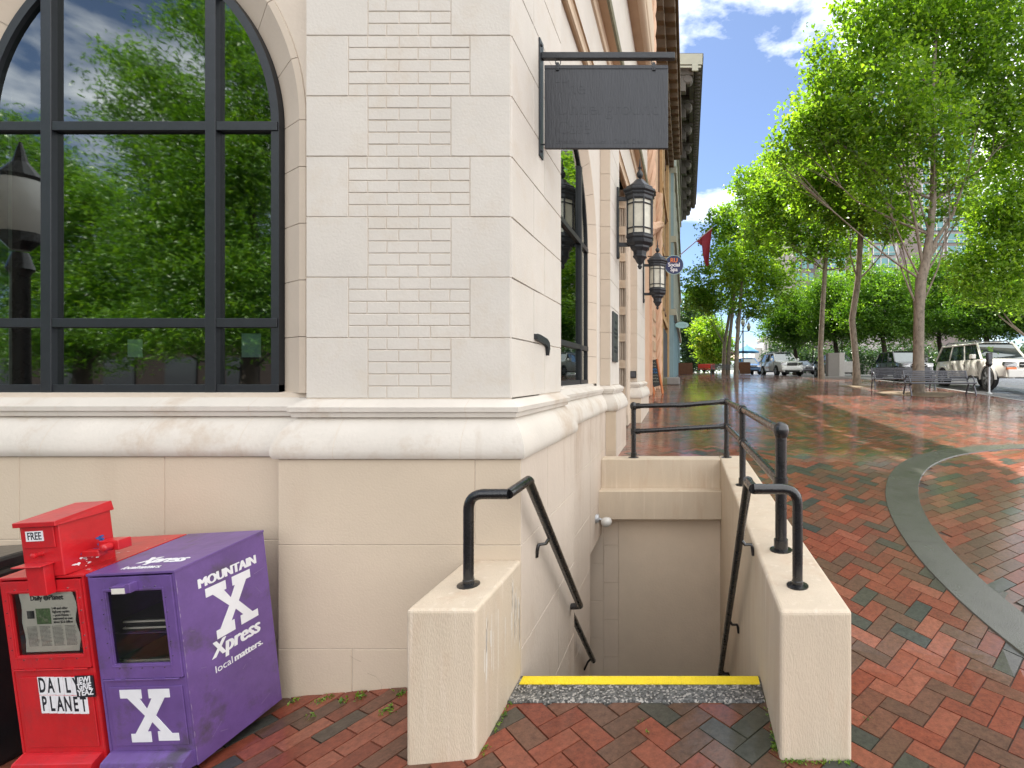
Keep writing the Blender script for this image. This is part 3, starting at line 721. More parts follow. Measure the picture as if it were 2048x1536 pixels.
    def bar(u0, u1, z0, z1, d0=f0-.012, d1=dW):
        c = [T(u, d, zz) for zz in (z0, z1) for d in (d0, d1) for u in (u0, u1)]
        w.add(c, [(0, 2, 3, 1), (4, 5, 7, 6), (0, 1, 5, 4), (2, 6, 7, 3), (0, 4, 6, 2), (1, 3, 7, 5)])
    bar(-HW+.002, HW-.002, ZS+.002, ZS+.055, f0-.004)
    mz = [CZ+.103*dWY(dW), CZ+.4915*dWY(dW)]
    for zc in mz:
        for a, b in ((-HW+.01, -.575), (-.505, .505), (.575, HW-.01)): bar(a, b, zc-.03, zc+.03, f0-.008)
    for uc in (-.54, .54): bar(uc-.035, uc+.035, ZS+.003, arch_z(.54, .03))
    W_ = w.build('window', 'frame', bd, bevel=.003)
    gd = dW-.022
    zz = [ZS+.05]+mz; us = [-HW+.03, -.54, .54, HW-.03]
    for k in range(3):
        a, b = us[k]+(.03 if k else 0), us[k+1]-(.03 if k < 2 else 0)
        for j in range(3):
            p = MB(); z0 = zz[j]
            if j < 2: p.quad(T(a, gd, z0), T(b, gd, z0), T(b, gd, zz[j+1]), T(a, gd, zz[j+1]))
            else:
                n = 12; top = [(a+(b-a)*i/n) for i in range(n+1)]
                p.quad(T(a, gd, z0), T(b, gd, z0), *[T(u, gd, arch_z(u, .03)) for u in reversed(top)])
            p.build('pane', 'glass', W_)
dWY = lambda d: 3.224+.11                           # depth used to turn transom rows into heights
arch_window(lambda u, d, z: Vector((-3.674+u, YBF+d, z)), 1.30, 1.30, 5.3, .115, 'front', 'stone2', 'jambstone')
arch_window(lambda u, d, z: Vector((XBS-d, 5.65+u, z)), 1.34, 1.50, 5.55, .115, 'side', 'stone', 'jambstone')
ex = MB(); ex.box(-9, -6.1, YBF, YBF+.4, ZW-.1, 5.3); ex.build('far_bay_wall', 'stone2', bd)
# entrance recess with fluted jamb and rosettes, between the pilasters
en = MB(); en.box(-2.2, -1.95, 8.05, 10.99, .3, 5.75); en.box(-1.96, XBS, 10.55, 10.99, .3, 5.75); en.build('entrance_wall', 'jambstone', bd)
fl = MB()
for k in range(3): x = -1.425+k*.045; fl.box(x, x+.022, 10.50, 10.56, ZW-.4, 5.7)
fl.box(-1.45, -1.435, 10.49, 10.56, ZW-.5, 5.7); fl.box(-1.30, -1.27, 10.47, 10.56, ZW-.7, 5.7)
fl.build('fluting', 'jambstone', bd)
ro = MB()
for k in range(8):
    z = 1.42+k*.56; ro.box(-1.44, -1.30, 10.47, 10.56, z, z+.17)
    for q in range(8):
        t = q*PI/4; c = Vector((-1.37, 10.465, z+.085)); d = Vector((math.cos(t), 0, math.sin(t)))*.055; e = Vector((-math.sin(t), 0, math.cos(t)))*.012
        ro.quad(c+d*.2-e*.3, c+d*.7-e, c+d, c+d*.7+e)
ro.build('rosette', 'soffitlight', bd)
dr = MB(); dr.box(-1.95, -1.9, 8.6, 10.3, .4, 3.4); dr.build('door', 'darkwood', bd)
# overhanging entablature along the side front
def run(name, prof, m, y0=4.345, y1=13.0, smooth=False):
    mb = MB()
    for (x0, z0), (x1, z1) in zip(prof[:-1], prof[1:]): mb.quad((x0, y0, z0), (x0, y1, z0), (x1, y1, z1), (x1, y0, z1))
    mb.build(name, m, bd, smooth=smooth)
e0 = CZ
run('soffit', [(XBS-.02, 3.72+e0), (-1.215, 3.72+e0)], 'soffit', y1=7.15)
run('string_course', [(-1.215, 3.72+e0), (-1.19, 3.72+e0), (-1.185, 3.78+e0), (-1.21, 3.82+e0), (-1.185, 3.86+e0), (-1.21, 3.9+e0)], 'soffitlight')
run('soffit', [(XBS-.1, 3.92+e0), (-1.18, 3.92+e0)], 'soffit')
run('fascia', [(-1.18, 3.92+e0), (-1.18, 4.56+e0)], 'stone')
run('string_course', [(-1.18, 4.56+e0), (-1.15, 4.57+e0), (-1.135, 4.62+e0), (-1.16, 4.66+e0), (-1.13, 4.7+e0), (-1.13, 4.76+e0)], 'soffitlight')
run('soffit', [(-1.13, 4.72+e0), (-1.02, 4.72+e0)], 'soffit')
run('mossy_ledge', [(-1.02, 4.72+e0), (-.99, 4.74+e0), (-.985, 4.86+e0), (-1.03, 4.93+e0)], 'moss')
run('frieze', [(-1.03, 4.93+e0), (-1.03, 6.4+e0)], 'stone')
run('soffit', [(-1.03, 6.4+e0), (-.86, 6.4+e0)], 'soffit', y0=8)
run('frieze', [(-.86, 6.4+e0), (-.86, 9+e0)], 'soffitlight', y0=8)
rl = MB()
for i in range(2):
    z = 6.5+i*.35+e0; rl.tube([(-.83+.0*i, 6.2, z), (-.83, 13, z)], .1, 10)
rl.build('roll_moulding', 'soffitlight', bd, smooth=True)
mass = MB(); mass.box(-16, XBS-.25, YBF+.3, 13, 5.28, 15.6); mass.box(XBS-.3, -1.035, 4.36, 12.98, 6.8, 15.6); mass.box(-16, -2.3, 12.8, 13, 0, 5.3); mass.box(-2.4, XBS-.26, 3.3, 13, 5.25, 5.35); mass.box(-2.4, XU-.02, YU+.03, 4.34, 5.28, 15.6)
mass.build('upper_storeys', 'stone', bd)
# room behind the glass
rm = MB(); rm.box(-9, -2.25, 8.0, 8.1, .3, 5.3); rm.box(-9, -8.9, 3.4, 8, .3, 5.3); rm.box(-9, -1.5, 3.45, 8, 1.0, 1.05); rm.box(-9, -1.7, 3.5, 8.1, 5.2, 5.25); rm.box(-5.2, -4.4, 6.0, 6.2, 1.05, 5.2); rm.box(-2.3, -1.45, 7.9, 8.0, .3, 5.3)
rm.build('room', 'dark', bd)
nt_ = MB(); nt_.box(-3.78, -3.68, 3.375, 3.377, 1.96, 2.08); nt_.box(-3.01, -2.88, 3.375, 3.377, 1.96, 2.12); nt_.build('notice', 'paper', bd)

b = MB(); rn = random.Random(4); p_ = [(700, 1310), (712, 1318), (722, 1322), (735, 1345), (752, 1352), (765, 1368), (760, 1388)]
q_ = [(xs_(a, YB), CZ-(c-V0)*YB/F) for a, c in p_]
for (x0, z0), (x1, z1) in zip(q_[:-1], q_[1:]): b.quad((x0, YB-.0036, z0), (x1, YB-.0036, z1), (x1+.001, YB-.0036, z1-.0022), (x0+.001, YB-.0036, z0-.0022))
b.build('crack', 'mortardark', bd, whole=True)
# small things on the pier
hk = MB(); 
hp_ = [P(1067, 668, 3.55), P(1067, 678, 3.55), P(1089, 685, 3.85), P(1097, 700, 3.95), P(1094, 681, 3.93)]
hk.prism([(3.58, 2.135), (3.58, 2.095), (3.80, 2.075), (3.86, 2.055), (3.88, 1.99), (3.91, 2.045), (3.90, 2.09), (3.84, 2.115), (3.66, 2.133)], lambda a, b, d: Vector((XU+d, a, b)), .004, .03)
tag(hk.build('iron_bracket', 'iron', bevel=.002), 'short black iron hook fixed to the side of the corner pier', 'bracket')

# ---------------------------------------------------------------- hanging sign
sg = thing('hanging_sign', 'dark painted over board sign hanging from an iron bar on the corner pier', 'sign', (XU+.005, 3.73, 3.4))
YS = 3.73; xw = lambda px: (px-U0)*YS/F; zw = lambda py: CZ-(py-V0)*YS/F
b = MB(); b.box(XU+.005, XU+.017, YS-.045, YS+.045, zw(316), zw(82))
for z in (zw(95), zw(305)): b.lathe((XU+.017, YS-.025, z), [(.012, 0), (.012, .01), (.006, .014)], 8, 'x')
b.build('wall_plate', 'iron', sg, bevel=.002)
b = MB(); b.box(XU+.017, xw(1350), YS-.02, YS+.02, zw(119), zw(107)); b.build('bar', 'iron', sg, bevel=.003)
b = MB(); b.box(xw(1090), xw(1336), YS-.014, YS+.014, zw(298), zw(132)); bo = b.build('board', 'sign', sg, bevel=.003)
b = MB(); b.box(xw(1090), xw(1336), YS-.018, YS-.014, zw(140), zw(134)); b.build('batten', 'sign', sg, bevel=.001)
b = MB(); b.tube([(XU+.01, YS, zw(289)), (xw(1094), YS, zw(289))], .006, 8); b.build('lower_stay', 'iron', sg)
for px in (1116, 1308):
    b = MB(); c = Vector((xw(px), YS, zw(125)))
    b.tube([c+Vector((math.cos(t)*.02, 0, math.sin(t)*.022)) for t in np.linspace(0, 2*PI, 15)], .003, 6)
    h = b.build('ring', 'iron', sg)
    b = MB(); b.box(c.x-.012, c.x+.012, YS-.024, YS-.012, c.z-.07, c.z-.012); b.box(c.x-.004, c.x+.004, YS-.028, YS-.022, c.z-.06, c.z-.05); b.build('shackle', 'iron', sg, bevel=.002)
o_ = sg.location
for body, py, sz in (('The', 178, .142), ('Underground', 219, .142), ('Café', 257, .142)):
    t = text(body, sz, 'sign', 'lettering', sg, frame(Vector((xw(1112), YS-.0145, zw(py)))-o_, (1, 0, 0), (0, 0, 1)), .0008, .001, 1.0, align='LEFT')
text('Breakfast . Lunch . Open Daily', .05, 'sign', 'small_lettering', sg, frame(Vector((xw(1112), YS-.0145, zw(285)))-o_, (1, 0, 0), (0, 0, 1)), .0008, 0, 1.1, align='LEFT')

# ---------------------------------------------------------------- lanterns
def lantern(loc, label):
    """loc is the wall point at mid height of the mounting plate"""
    t = thing('wall_lantern', label, 'lantern', loc, (0, 0, 0), 'octagonal wall lanterns by the entrance')
    cx = .362; S = .0078; zz = lambda py: (447-py)*S
    b = MB(); b.box(.0, .035, -.03, .03, zz(518), zz(376)); b.box(.0, .045, -.04, .04, zz(516), zz(506)); b.build('wall_plate', 'iron', t, local=True, bevel=.004)
    for py in (399, 490): b = MB(); b.box(.03, cx-.1, -.016, .016, zz(py+4), zz(py-4)); b.build('arm', 'iron', t, local=True, bevel=.003)
    r8 = PI/8
    L_ = lambda pr: [(r*S, zz(py)) for r, py in pr]
    b = MB(); b.lathe((cx, 0, 0), L_([(0.5, 318), (2, 333), (1.2, 335), (4.5, 337), (2, 340), (2, 341), (5.5, 346), (7, 350), (5.5, 355), (2, 358), (3, 360)]), 12); b.build('finial', 'iron', t, local=True, smooth=True)
    b = MB(); b.lathe((cx, 0, 0), L_([(2, 359), (8, 361), (14, 368), (21, 374), (28, 378), (28, 381), (34, 384), (34, 388), (30, 391), (31, 394), (28, 397), (28, 403), (26, 404)]), 8, rot=r8); b.build('roof', 'iron', t, local=True, bevel=.003)
    b = MB(); b.lathe((cx, 0, 0), L_([(24.5, 404), (24.5, 474)]), 8, rot=r8); gl_ = b.build('glass', 'lampglass', t, local=True)
    b = MB(); b.lathe((cx, 0, .02), [(.01, -.14), (.04, -.1), (.05, 0), (.035, .06), (.01, .09)], 10)
    b.build('bulb', 'bulb', t, local=True, smooth=True)
    b = MB()
    for k in range(8):
        a = r8+k*PI/4; x, y = cx+26*S*math.cos(a), 26*S*math.sin(a); b.tube([(x, y, zz(474)), (x, y, zz(403))], .013, 6)
        a2 = a+PI/4; x2, y2 = cx+26*S*math.cos(a2), 26*S*math.sin(a2)
        for py, r in ((413, .01), (461, .01), (473, .013), (404, .012)): b.tube([(x, y, zz(py)), (x2, y2, zz(py))], r, 6)
    b.build('cage', 'iron', t, local=True)
    b = MB(); b.lathe((cx, 0, 0), L_([(26, 473), (28.5, 475), (28.5, 479), (26, 482), (28, 484), (27, 489), (20, 494), (20, 498), (14, 504), (13, 512), (15, 515), (11, 519), (7, 526), (3, 530), (5, 534), (2, 539)]), 8, rot=r8); b.build('bowl', 'iron', t, local=True, bevel=.003)
    return t
zl = CZ+.0078*(750-447)
l1 = lantern((XU, 7.78, zl), 'black octagonal lantern on the nearer pilaster, largest of the two')
l2 = dup(l1, (XU, 12.35, zl-.03), (0, 0, 0), 'black octagonal lantern on the farther pilaster beyond the entrance')
# plaque and button box on the pilasters
pq_ = thing('wall_plaque', 'tall dark bronze plaque on the nearer pilaster', 'plaque', (XU, 7.6, 2.4))
b = MB(); b.box(XU+.003, XU+.03, 7.27, 7.74, CZ+.026*7.5, CZ+.124*7.5); pp = b.build('plate', 'verdigris', pq_, bevel=.006)
for k, (w_, z) in enumerate(((.3, 2.52), (.34, 2.46), (.24, 2.40), (.36, 2.25), (.3, 2.19), (.2, 2.62))):
    b = MB(); n = int(w_/.035)
    for i in range(n): y = 7.5-w_/2+i*.035; b.box(XU+.03, XU+.034, y, y+.022, z-.018, z+.018)
    b.build('raised_line', 'iron', pq_)
bx = thing('call_box', 'small black square call box on the farther pilaster front', 'call box', tuple(P(1265, 749, 10.9)))
b = MB(); c = P(1265, 749, 10.9); b.box(c.x-.075, c.x+.075, 10.93, 10.985, c.z-.075, c.z+.075); b.build('case', 'iron', bx, bevel=.004)
b = MB(); b.box(c.x-.055, c.x+.055, 10.92, 10.93, c.z-.055, c.z+.055); b.build('cover', 'metalgrey', bx, bevel=.002)

# ---------------------------------------------------------------- stair: steps, walls, beam
ZT = CZ-1.12
st = thing('basement_stair', 'concrete stair going down beside the building with a yellow nosing strip', 'stair', (-.3, 2.9, 0))
b = MB(); b.box(XB, .436, 2.79, 3.03, -.35, .022); b.build('top_slab', 'granite', st, bevel=.01)
b = MB(); b.box(XB+.02, .425, 2.937, 3.012, .02, .0265)
for i in range(60):
    for j in range(3): x = XB+.035+i*.0233; y = 2.95+j*.023; b.lathe((x, y, .0265), [(.006, 0), (.003, .002)], 6)
b.build('nosing_strip', 'yellow', st)
for k in range(1, 12):
    b = MB(); y0 = 3.03+(k-1)*.235; z = .012-.22*k; b.box(XB, .436, y0, y0+.27, z-.22, z); b.build('step', 'concrete', st, bevel=.006)
b = MB(); b.box(-2.5, .436, 5.6, 6.75, -2.75, -2.62); b.build('landing', 'concrete', st)
def wall_thing(name, label, x0, x1, y0, y1, z0, z1, m='parapet', bev=.018, cat='wall'):
    b = MB(); b.box(x0, x1, y0, y1, z0, z1); o = b.build(name, m, bevel=bev); o.modifiers[0].segments = 3; return tag(o, label, cat)
lw = wall_thing('low_wall', 'short cream cheek wall with white drips left of the stair, against the corner pier', -1.345, XB+.001, 2.388, YB+.004, -.4, ZT)
b = MB(); rn = random.Random(11)
for k in range(34):
    y = rn.uniform(2.46, 3.0) if k > 8 else rn.uniform(2.85, 3.0); z1_ = ZT-rn.uniform(.02, .25); l_ = rn.uniform(.05, .34); w_ = rn.uniform(.0012, .0035)
    b.quad((XB+.0015, y-w_, z1_), (XB+.0015, y+w_, z1_), (XB+.0015, y+w_*1.4, z1_-l_*.9), (XB+.0015, y, z1_-l_), (XB+.0015, y-w_*1.2, z1_-l_*.9))
b.build('paint_drip', 'drip', lw)
# right wall, back wall (different heights inside the well)
b = MB(); b.box(.439, .783, 2.373, 6.95, -2.75, ZT); rw = b.build('parapet_wall', 'parapet', bevel=.02); rw.modifiers[0].segments = 3
tag(rw, 'long cream parapet wall on the street side of the stair, railing on top', 'wall')
b = MB(); b.box(XB-SBAY, .44, 6.68, 6.93, CZ-1.80, ZT-.002); bw = b.build('end_wall', 'parapet', bevel=.012); tag(bw, 'low cream cross wall closing the far end of the stairwell', 'wall')
b = MB(); b.box(XB-SBAY-.001, .4395, 6.50, 6.685, CZ-1.88, CZ-1.512); bm = b.build('stair_beam', 'parapet', bevel=.006); tag(bm, 'cream beam spanning the stairwell below the cross wall', 'beam')
b = MB(); b.box(-.925, .44, 6.72, 6.9, -2.75, CZ-1.802); bwl = b.build('well_wall', 'plaster'); tag(bwl, 'shaded plaster wall at the bottom of the stairwell, under the beam', 'wall')
b = MB(); b.box(-2.5, -.925, 6.735, 6.9, -2.75, CZ-1.802)
b.blocks((0, 6.73, 0), (1, 0, 0), (0, 0, 1), (0, -1, 0), [(-2.4, z, -1.13, z+.5) for z in np.arange(-2.7, -.3, .5)]+[(-1.13, z, -.925, z+.5) for z in (-2.45, -1.95, -1.45, -.95, -.45)], .006, .004, .003)
b.build('block_wall', 'blockgrey'); tag(bpy.data.objects['block_wall'], 'grey painted block wall in the stairwell doorway recess, left of the plaster wall', 'wall')
# flood light
fl_ = thing('flood_light', 'white globe flood light on a round base under the stairwell ledge', 'light', (XB-SBAY, 6.3, CZ-1.85))
c = Vector((XB-SBAY, 6.28, CZ-.287*6.28))
b = MB(); b.lathe(c, [(.055, 0), (.055, .03), (.045, .045), (.02, .05)], 16, 'x'); b.build('base', 'meter', fl_, smooth=True)
b = MB(); b.tube([c+Vector((.04, 0, .0)), c+Vector((.07, 0, -.01)), c+Vector((.09, 0, -.02))], .012, 8); b.build('swivel', 'meter', fl_, smooth=True)
b = MB(); b.lathe(c+Vector((.14, -.02, -.035)), [(.02, .055), (.05, .045), (.066, .02), (.07, -.005), (.06, -.035), (.035, -.055), (.01, -.062)], 18); b.build('globe', 'globe', fl_, smooth=True)

# ---------------------------------------------------------------- handrails and guard rail
def flange(b, p, r=.05): b.lathe(p, [(r, 0), (r, .006), (r*.75, .009), (.030, .012), (.030, .03), (.026, .034)], 16)
def bend(pts, r=.07, n=6):
    """round the corners of a polyline"""
    pts = [Vector(p) for p in pts]; out = [pts[0]]
    for i in range(1, len(pts)-1):
        a, b_, c = pts[i-1], pts[i], pts[i+1]; rr = min(r, (a-b_).length*.45, (c-b_).length*.45)
        p0 = b_+(a-b_).normalized()*rr; p1 = b_+(c-b_).normalized()*rr
        for k in range(n+1): t = k/n; out.append(p0*(1-t)**2+b_*2*t*(1-t)+p1*t*t)
    out.append(pts[-1]); return out
PR = .0275
lh = thing('handrail', 'black pipe handrail on the building side of the stair, rising from the short cheek wall', 'handrail', (-1.168, 2.667, ZT))
A = Vector((-1.168, 2.667, ZT)); top = CZ-.635
b = MB(); pts = bend([A+Vector((0, 0, .01)), (A.x, A.y, top), (-.955, A.y, top)], .085, 8)
b.tube(pts, PR, 14); b.tube([(-.955, A.y, top), (-.915, 2.875, CZ-.605), (-.915, 2.90, CZ-.62)], PR, 14)
b.tube([(-.915, 2.872, CZ-.605), (-.92, 4.28, CZ-1.977), (-.995, 4.30, CZ-1.99)], PR, 14)
b.build('rail', 'black', lh, smooth=True)
b = MB(); flange(b, A, .058); b.build('flange', 'black', lh, smooth=True)
b = MB(); b.tube([(-.917, 3.36, CZ-1.08), (-.95, 3.35, CZ-1.13), (-.99, 3.33, CZ-1.13), (-1.0, 3.32, CZ-1.17), (-1.004, 3.32, CZ-1.21)], [.014, .012, .012, .013, .014], 8); b.build('bracket', 'black', lh, smooth=True)
l2h = thing('handrail', 'lower black pipe handrail on the recessed building wall, deep in the stairwell', 'handrail', (-1.07, 4.6, CZ-2.2))
b = MB(); b.tube([(-1.07, 4.55, CZ-2.14), (-1.075, 5.72, CZ-3.27)], PR, 12); b.build('rail', 'black', l2h, smooth=True)
b = MB(); b.tube([(-1.075, 5.6, CZ-3.17), (-1.11, 5.58, CZ-3.2), (-1.15, 5.56, CZ-3.28)], .012, 8); b.build('bracket', 'black', l2h, smooth=True)
rh = thing('handrail', 'black pipe handrail on the parapet side of the stair, curving over from the wall top', 'handrail', (.584, 2.654, ZT))
A = Vector((.584, 2.654, ZT)); top = CZ-.605
b = MB(); b.tube(bend([A+Vector((0, 0, .01)), (A.x, A.y, top), (.352, A.y, top)], .085, 8), PR, 14)
b.tube([(.352, A.y, top), (.347, 2.86, CZ-.612)], PR, 14)
b.tube([(.347, 2.855, CZ-.60), (.345, 5.3, CZ-3.18), (.42, 5.32, CZ-3.2)], PR, 14); b.build('rail', 'black', rh, smooth=True)
b = MB(); flange(b, A, .058); b.build('flange', 'black', rh, smooth=True)
for y in (3.3, 4.25, 5.15):
    z = CZ-.6-(y-2.855)*1.055; b = MB(); b.tube([(.347, y, z-.01), (.38, y, z-.05), (.42, y, z-.05), (.43, y, z-.08), (.436, y, z-.12)], [.013, .011, .011, .012, .013], 8); b.build('bracket', 'black', rh, smooth=True)
gr = thing('guard_rail', 'black pipe guard railing along the parapet and across the far end of the stairwell', 'railing', (.6, 3.2, ZT))
posts = [(.598, 3.2, ZT, CZ-.352, .037), (.56, 5.09, ZT, CZ-.345, .033), (.53, 6.80, ZT, CZ-.355, .033), (-.733, 6.80, ZT, CZ-.418, .033)]
for x, y, z0, z1, r in posts:
    b = MB(); b.tube([(x, y, z0+.005), (x, y, z1)], r, 14); flange(b, (x, y, z0), .072); b.tube([(x, y, z0+.008), (x, y, z0+.07)], r+.008, 14)
    zc = z1-.34 if y < 6 or x > 0 else z1-.35
    b.tube([(x, y, zc-.04), (x, y, zc+.04)], r+.008, 14)
    if y < 4 or x < 0: b.lathe((x, y, z1), [(.03, -.06), (.044, -.035), (.052, 0), (.045, .028), (.026, .046), (.004, .052)], 16); 
    else: b.lathe((x, y, z1), [(.036, -.05), (.043, -.035), (.045, .01), (.032, .036), (.005, .044)], 14)
    b.build('post', 'black', gr, smooth=True)
for k, (p, q) in enumerate(zip(posts[:-1], posts[1:])):
    for dz in (-.005, -.34):
        a = Vector((p[0], p[1], p[3]+dz)); c = Vector((q[0], q[1], q[3]+dz-(.01 if k == 2 and dz < -.1 else 0)))
        pts = [a, a.lerp(c, .5), c]
        if k == 2 and dz > -.1: pts = [a, a.lerp(c, .5)+Vector((0, 0, -.022)), a.lerp(c, .62)+Vector((0, 0, -.012)), c]
        b = MB(); b.tube(pts, .032, 14)
        for e, s in ((a, 1), (c, -1)): dd = (c-a).normalized()*s; b.tube([e+dd*.02, e+dd*.085], .041, 14)
        b.build('rail', 'black', gr, smooth=True)

# ---------------------------------------------------------------- newspaper boxes
PR_ = (.0484, -.0716, -.0739); PO = Vector((-2.875, 2.500, -.1155)); BWd, BD, BH = .464, .469, .973
RB = Euler(PR_).to_matrix()
XL = [(0, 0), (.40, 0), (.40, .17), (.35, .17), (.47, .37), (.58, .17), (.53, .17), (.53, 0), (.92, 0), (.92, .16), (.82, .16), (.62, .50), (.88, .84), (1, .84), (1, .98), (.62, .98), (.62, .80), (.68, .80), (.54, .62), (.43, .80), (.49, .80), (.49, 1), (.12, 1), (.12, .84), (.2, .84), (.42, .50), (.13, .16), (0, .16)]
def paper_box(name, label, loc, m, win, hinge):
    """open-fronted sheet metal body with a glazed door; local origin at the lower left front corner"""
    t = thing(name, label, 'newspaper box', loc, PR_)
    W, D, H = BWd, BD, BH; s = .012
    b = MB(); x0, x1, z0, z1 = win
    for xa in (0, W-s): b.prism([(0, 0), (D, 0), (D, H+.021), (0, H-.003)], lambda a, c, d: Vector((d, a, c)), xa, xa+s)
    b.box(s, W-s, D-s, D, .0, H)
    b.add([(-.004, -.006, H-.004), (W+.004, -.006, H-.004), (W+.004, D+.004, H+.022), (-.004, D+.004, H+.022), (-.004, -.006, H+.008), (W+.004, -.006, H+.008), (W+.004, D+.004, H+.034), (-.004, D+.004, H+.034)], [(0, 3, 2, 1), (4, 5, 6, 7), (0, 1, 5, 4), (1, 2, 6, 5), (2, 3, 7, 6), (3, 0, 4, 7)])
    b.box(s, W-s, .0, .012, .0, hinge-.008); b.box(s, W-s, .02, D, .02, .03)
    b.build('body', m, t, local=True, bevel=.002)
    b = MB(); b.box(.04, W-.03, -.006, .0, .11*H, hinge-.045)
    f = b.build('lower_panel', m, t, local=True, bevel=.004)
    b = MB(); b.prism([(-.0, .002), (-.05, .012), (-.058, .03), (-.05, .055), (-.012, .075), (0, .078)], lambda a, c, d: Vector((d, a, c)), .012, W-.012); b.build('foot', m, t, local=True, bevel=.003)
    d = MB(); d.box(.014, x0, -.010, .004, hinge, H-.012); d.box(x1, W-.014, -.010, .004, hinge, H-.012); d.box(x0, x1, -.010, .004, hinge, z0); d.box(x0, x1, -.010, .004, z1, H-.012)
    for a in (x0-.014, x1+.006): d.box(a, a+.008, -.013, -.010, z0-.014, z1+.014)
    for a in (z0-.014, z1+.006): d.box(x0-.006, x1+.006, -.013, -.010, a, a+.008)
    dd = d.build('door', m, t, local=True, bevel=.0015)
    p = MB(); p.quad((x0, 0, z0), (x1, 0, z0), (x1, 0, z1), (x0, 0, z1)); p.build('pane', 'boxglass', dd, local=True)
    r = MB()
    for k in range(5):
        z = z0+(z1-z0)*(k+.5)/5
        for x in (x0-.02, x1+.02): r.lathe((x, -.010, z), [(.003, 0), (.0025, -.003)], 6, 'y')
    for k in range(5):
        x = x0+(x1-x0)*(k+.5)/5
        for z in (z0-.02, z1+.02): r.lathe((x, -.010, z), [(.003, 0), (.0025, -.003)], 6, 'y')
    r.build('screws', 'chrome', dd, local=True)
    h = MB(); h.tube([(.03, -.012, hinge-.004), (W-.03, -.012, hinge-.004)], .0035, 6)
    for x in (.09, .30):
        for q in range(10): h.tube([(x+q*.006, -.012, hinge-.004), (x+q*.006+.003, -.012, hinge-.004)], .0065, 7)
    h.build('hinge', m, t, local=True)
    i = MB(); i.box(.013, W-.013, .06, D-.02, z0+.115, z0+.12); i.build('shelf', m, t, local=True)
    return t
def worn_edges(t, m_):
    b = MB(); rn = random.Random(3)
    for k in range(26):
        z = rn.uniform(.0, BH-.05); l_ = rn.uniform(.01, .05); w_ = rn.uniform(.0008, .003)
        b.add([(BWd+.0006, 0, z), (BWd+.0006, w_, z+l_*.3), (BWd+.0006, w_, z+l_*.7), (BWd+.0006, 0, z+l_)], [(0, 1, 2, 3)])
    for k in range(40):
        x = rn.uniform(0, BWd-.03); z = rn.uniform(.02, .07); l_ = rn.uniform(.004, .025); b.add([(x, -.0585, z), (x+l_, -.0585, z), (x+l_*.8, -.0585, z+.002), (x+.001, -.0585, z+.003)], [(0, 1, 2, 3)]) if z < .04 else None
    for k in range(18):
        y = rn.uniform(.03, BD-.05); z = rn.uniform(.02, BH-.1); l_ = rn.uniform(.01, .07); a_ = rn.uniform(-1, 1); b.add([(BWd+.0006, y, z), (BWd+.0006, y+l_*math.cos(a_), z+l_*math.sin(a_)), (BWd+.0006, y+l_*math.cos(a_), z+l_*math.sin(a_)+.0008), (BWd+.0006, y, z+.0012)], [(0, 1, 2, 3)])
    b.build('worn_paint', m_, t, local=True)
M['wornp'] = mat('worn pale purple', (.30, .24, .36), .7, .2, 10)
pu = paper_box('newspaper_box', 'scuffed purple newspaper box with big white X logos, leaning beside the corner pier', PO, 'purple', (.095, .395, .54*BH, .915*BH), .465*BH)
rd = paper_box('newspaper_box', 'red newspaper box with a coin head on top, leaning against the purple one', PO+RB @ Vector((-.485, .0, 0)), 'red', (.055, .42, .60*BH, .925*BH), .53*BH)
def logo(t, fn, m, name, d0, d1): b = MB(); b.prism(XL, fn, d0, d1); return b.build(name, m, t, local=True)
logo(pu, lambda a, c, d: Vector((.10+a*.29, d, .405*BH-c*.275*BH)), 'white', 'front_logo', -.0075, -.006)
logo(pu, lambda a, c, d: Vector((BWd+d, .125+a*.262, (.835-c*.29)*BH+.012)), 'white', 'side_logo', .0002, .0012)
FS = lambda y, z: frame((BWd+.001, y, z), (0, 1, 0), (0, 0, 1))
text('MOUNTAIN', .068, 'white', 'lettering', pu, FS(.252, .872*BH+.012), .0004, 0, .86, bold=.0045)
text('Xpress', .115, 'white', 'lettering', pu, FS(.255, .50*BH+.005), .0004, 0, .80, shear=.15, bold=.006)
text('local', .052, 'white', 'lettering', pu, FS(.175, .405*BH), .0004, 0, 1.0)
text('matters.', .052, 'white', 'lettering', pu, FS(.312, .405*BH), .0004, 0, .95, bold=.0022)
TS = lambda x, y: frame((x, y, BH+.0095+.0554*(y+.006)), (1, 0, 0), (0, 1, .0554))
text('Xpress', .095, 'white', 'lettering', pu, TS(.27, .12), .0004, 0, .9, shear=.15, bold=.008)
text('localmatters.', .045, 'white', 'lettering', pu, TS(.24, .045), .0004, .001, .9)
b = MB(); b.box(.17, .25, -.04, -.006, .945*BH, .955*BH); b.box(.17, .25, -.042, -.038, .915*BH, .955*BH); b.box(.25, .275, -.045, -.006, .92*BH, .965*BH); b.build('door_handle', 'purple', pu, local=True, bevel=.003)
b = MB(); b.box(.175, .245, -.0435, -.042, .918*BH, .945*BH); b.build('worn_sticker', 'paper', pu, local=True)
def paper_stack(label, loc, n):
    t = thing('newspapers', label, 'newspapers', loc, PR_)
    for k in range(n):
        b = MB(); s = random.uniform(-.012, .012); b.box(.05+s, .40+s, .04, .38, k*.011, k*.011+.009); b.build('newspaper', random.choice(['paper', 'paper', 'cargrey']), t, local=True, bevel=.003)
    return t
paper_stack('papers stacked on the shelf inside the purple box', PO+RB @ Vector((.01, .03, .54*BH+.122)), 6)
ob = paper_stack('loose papers lying below the shelf inside the purple box', PO+RB @ Vector((.0, .0, .54*BH-.03)), 3)
worn_edges(pu, 'wornp')
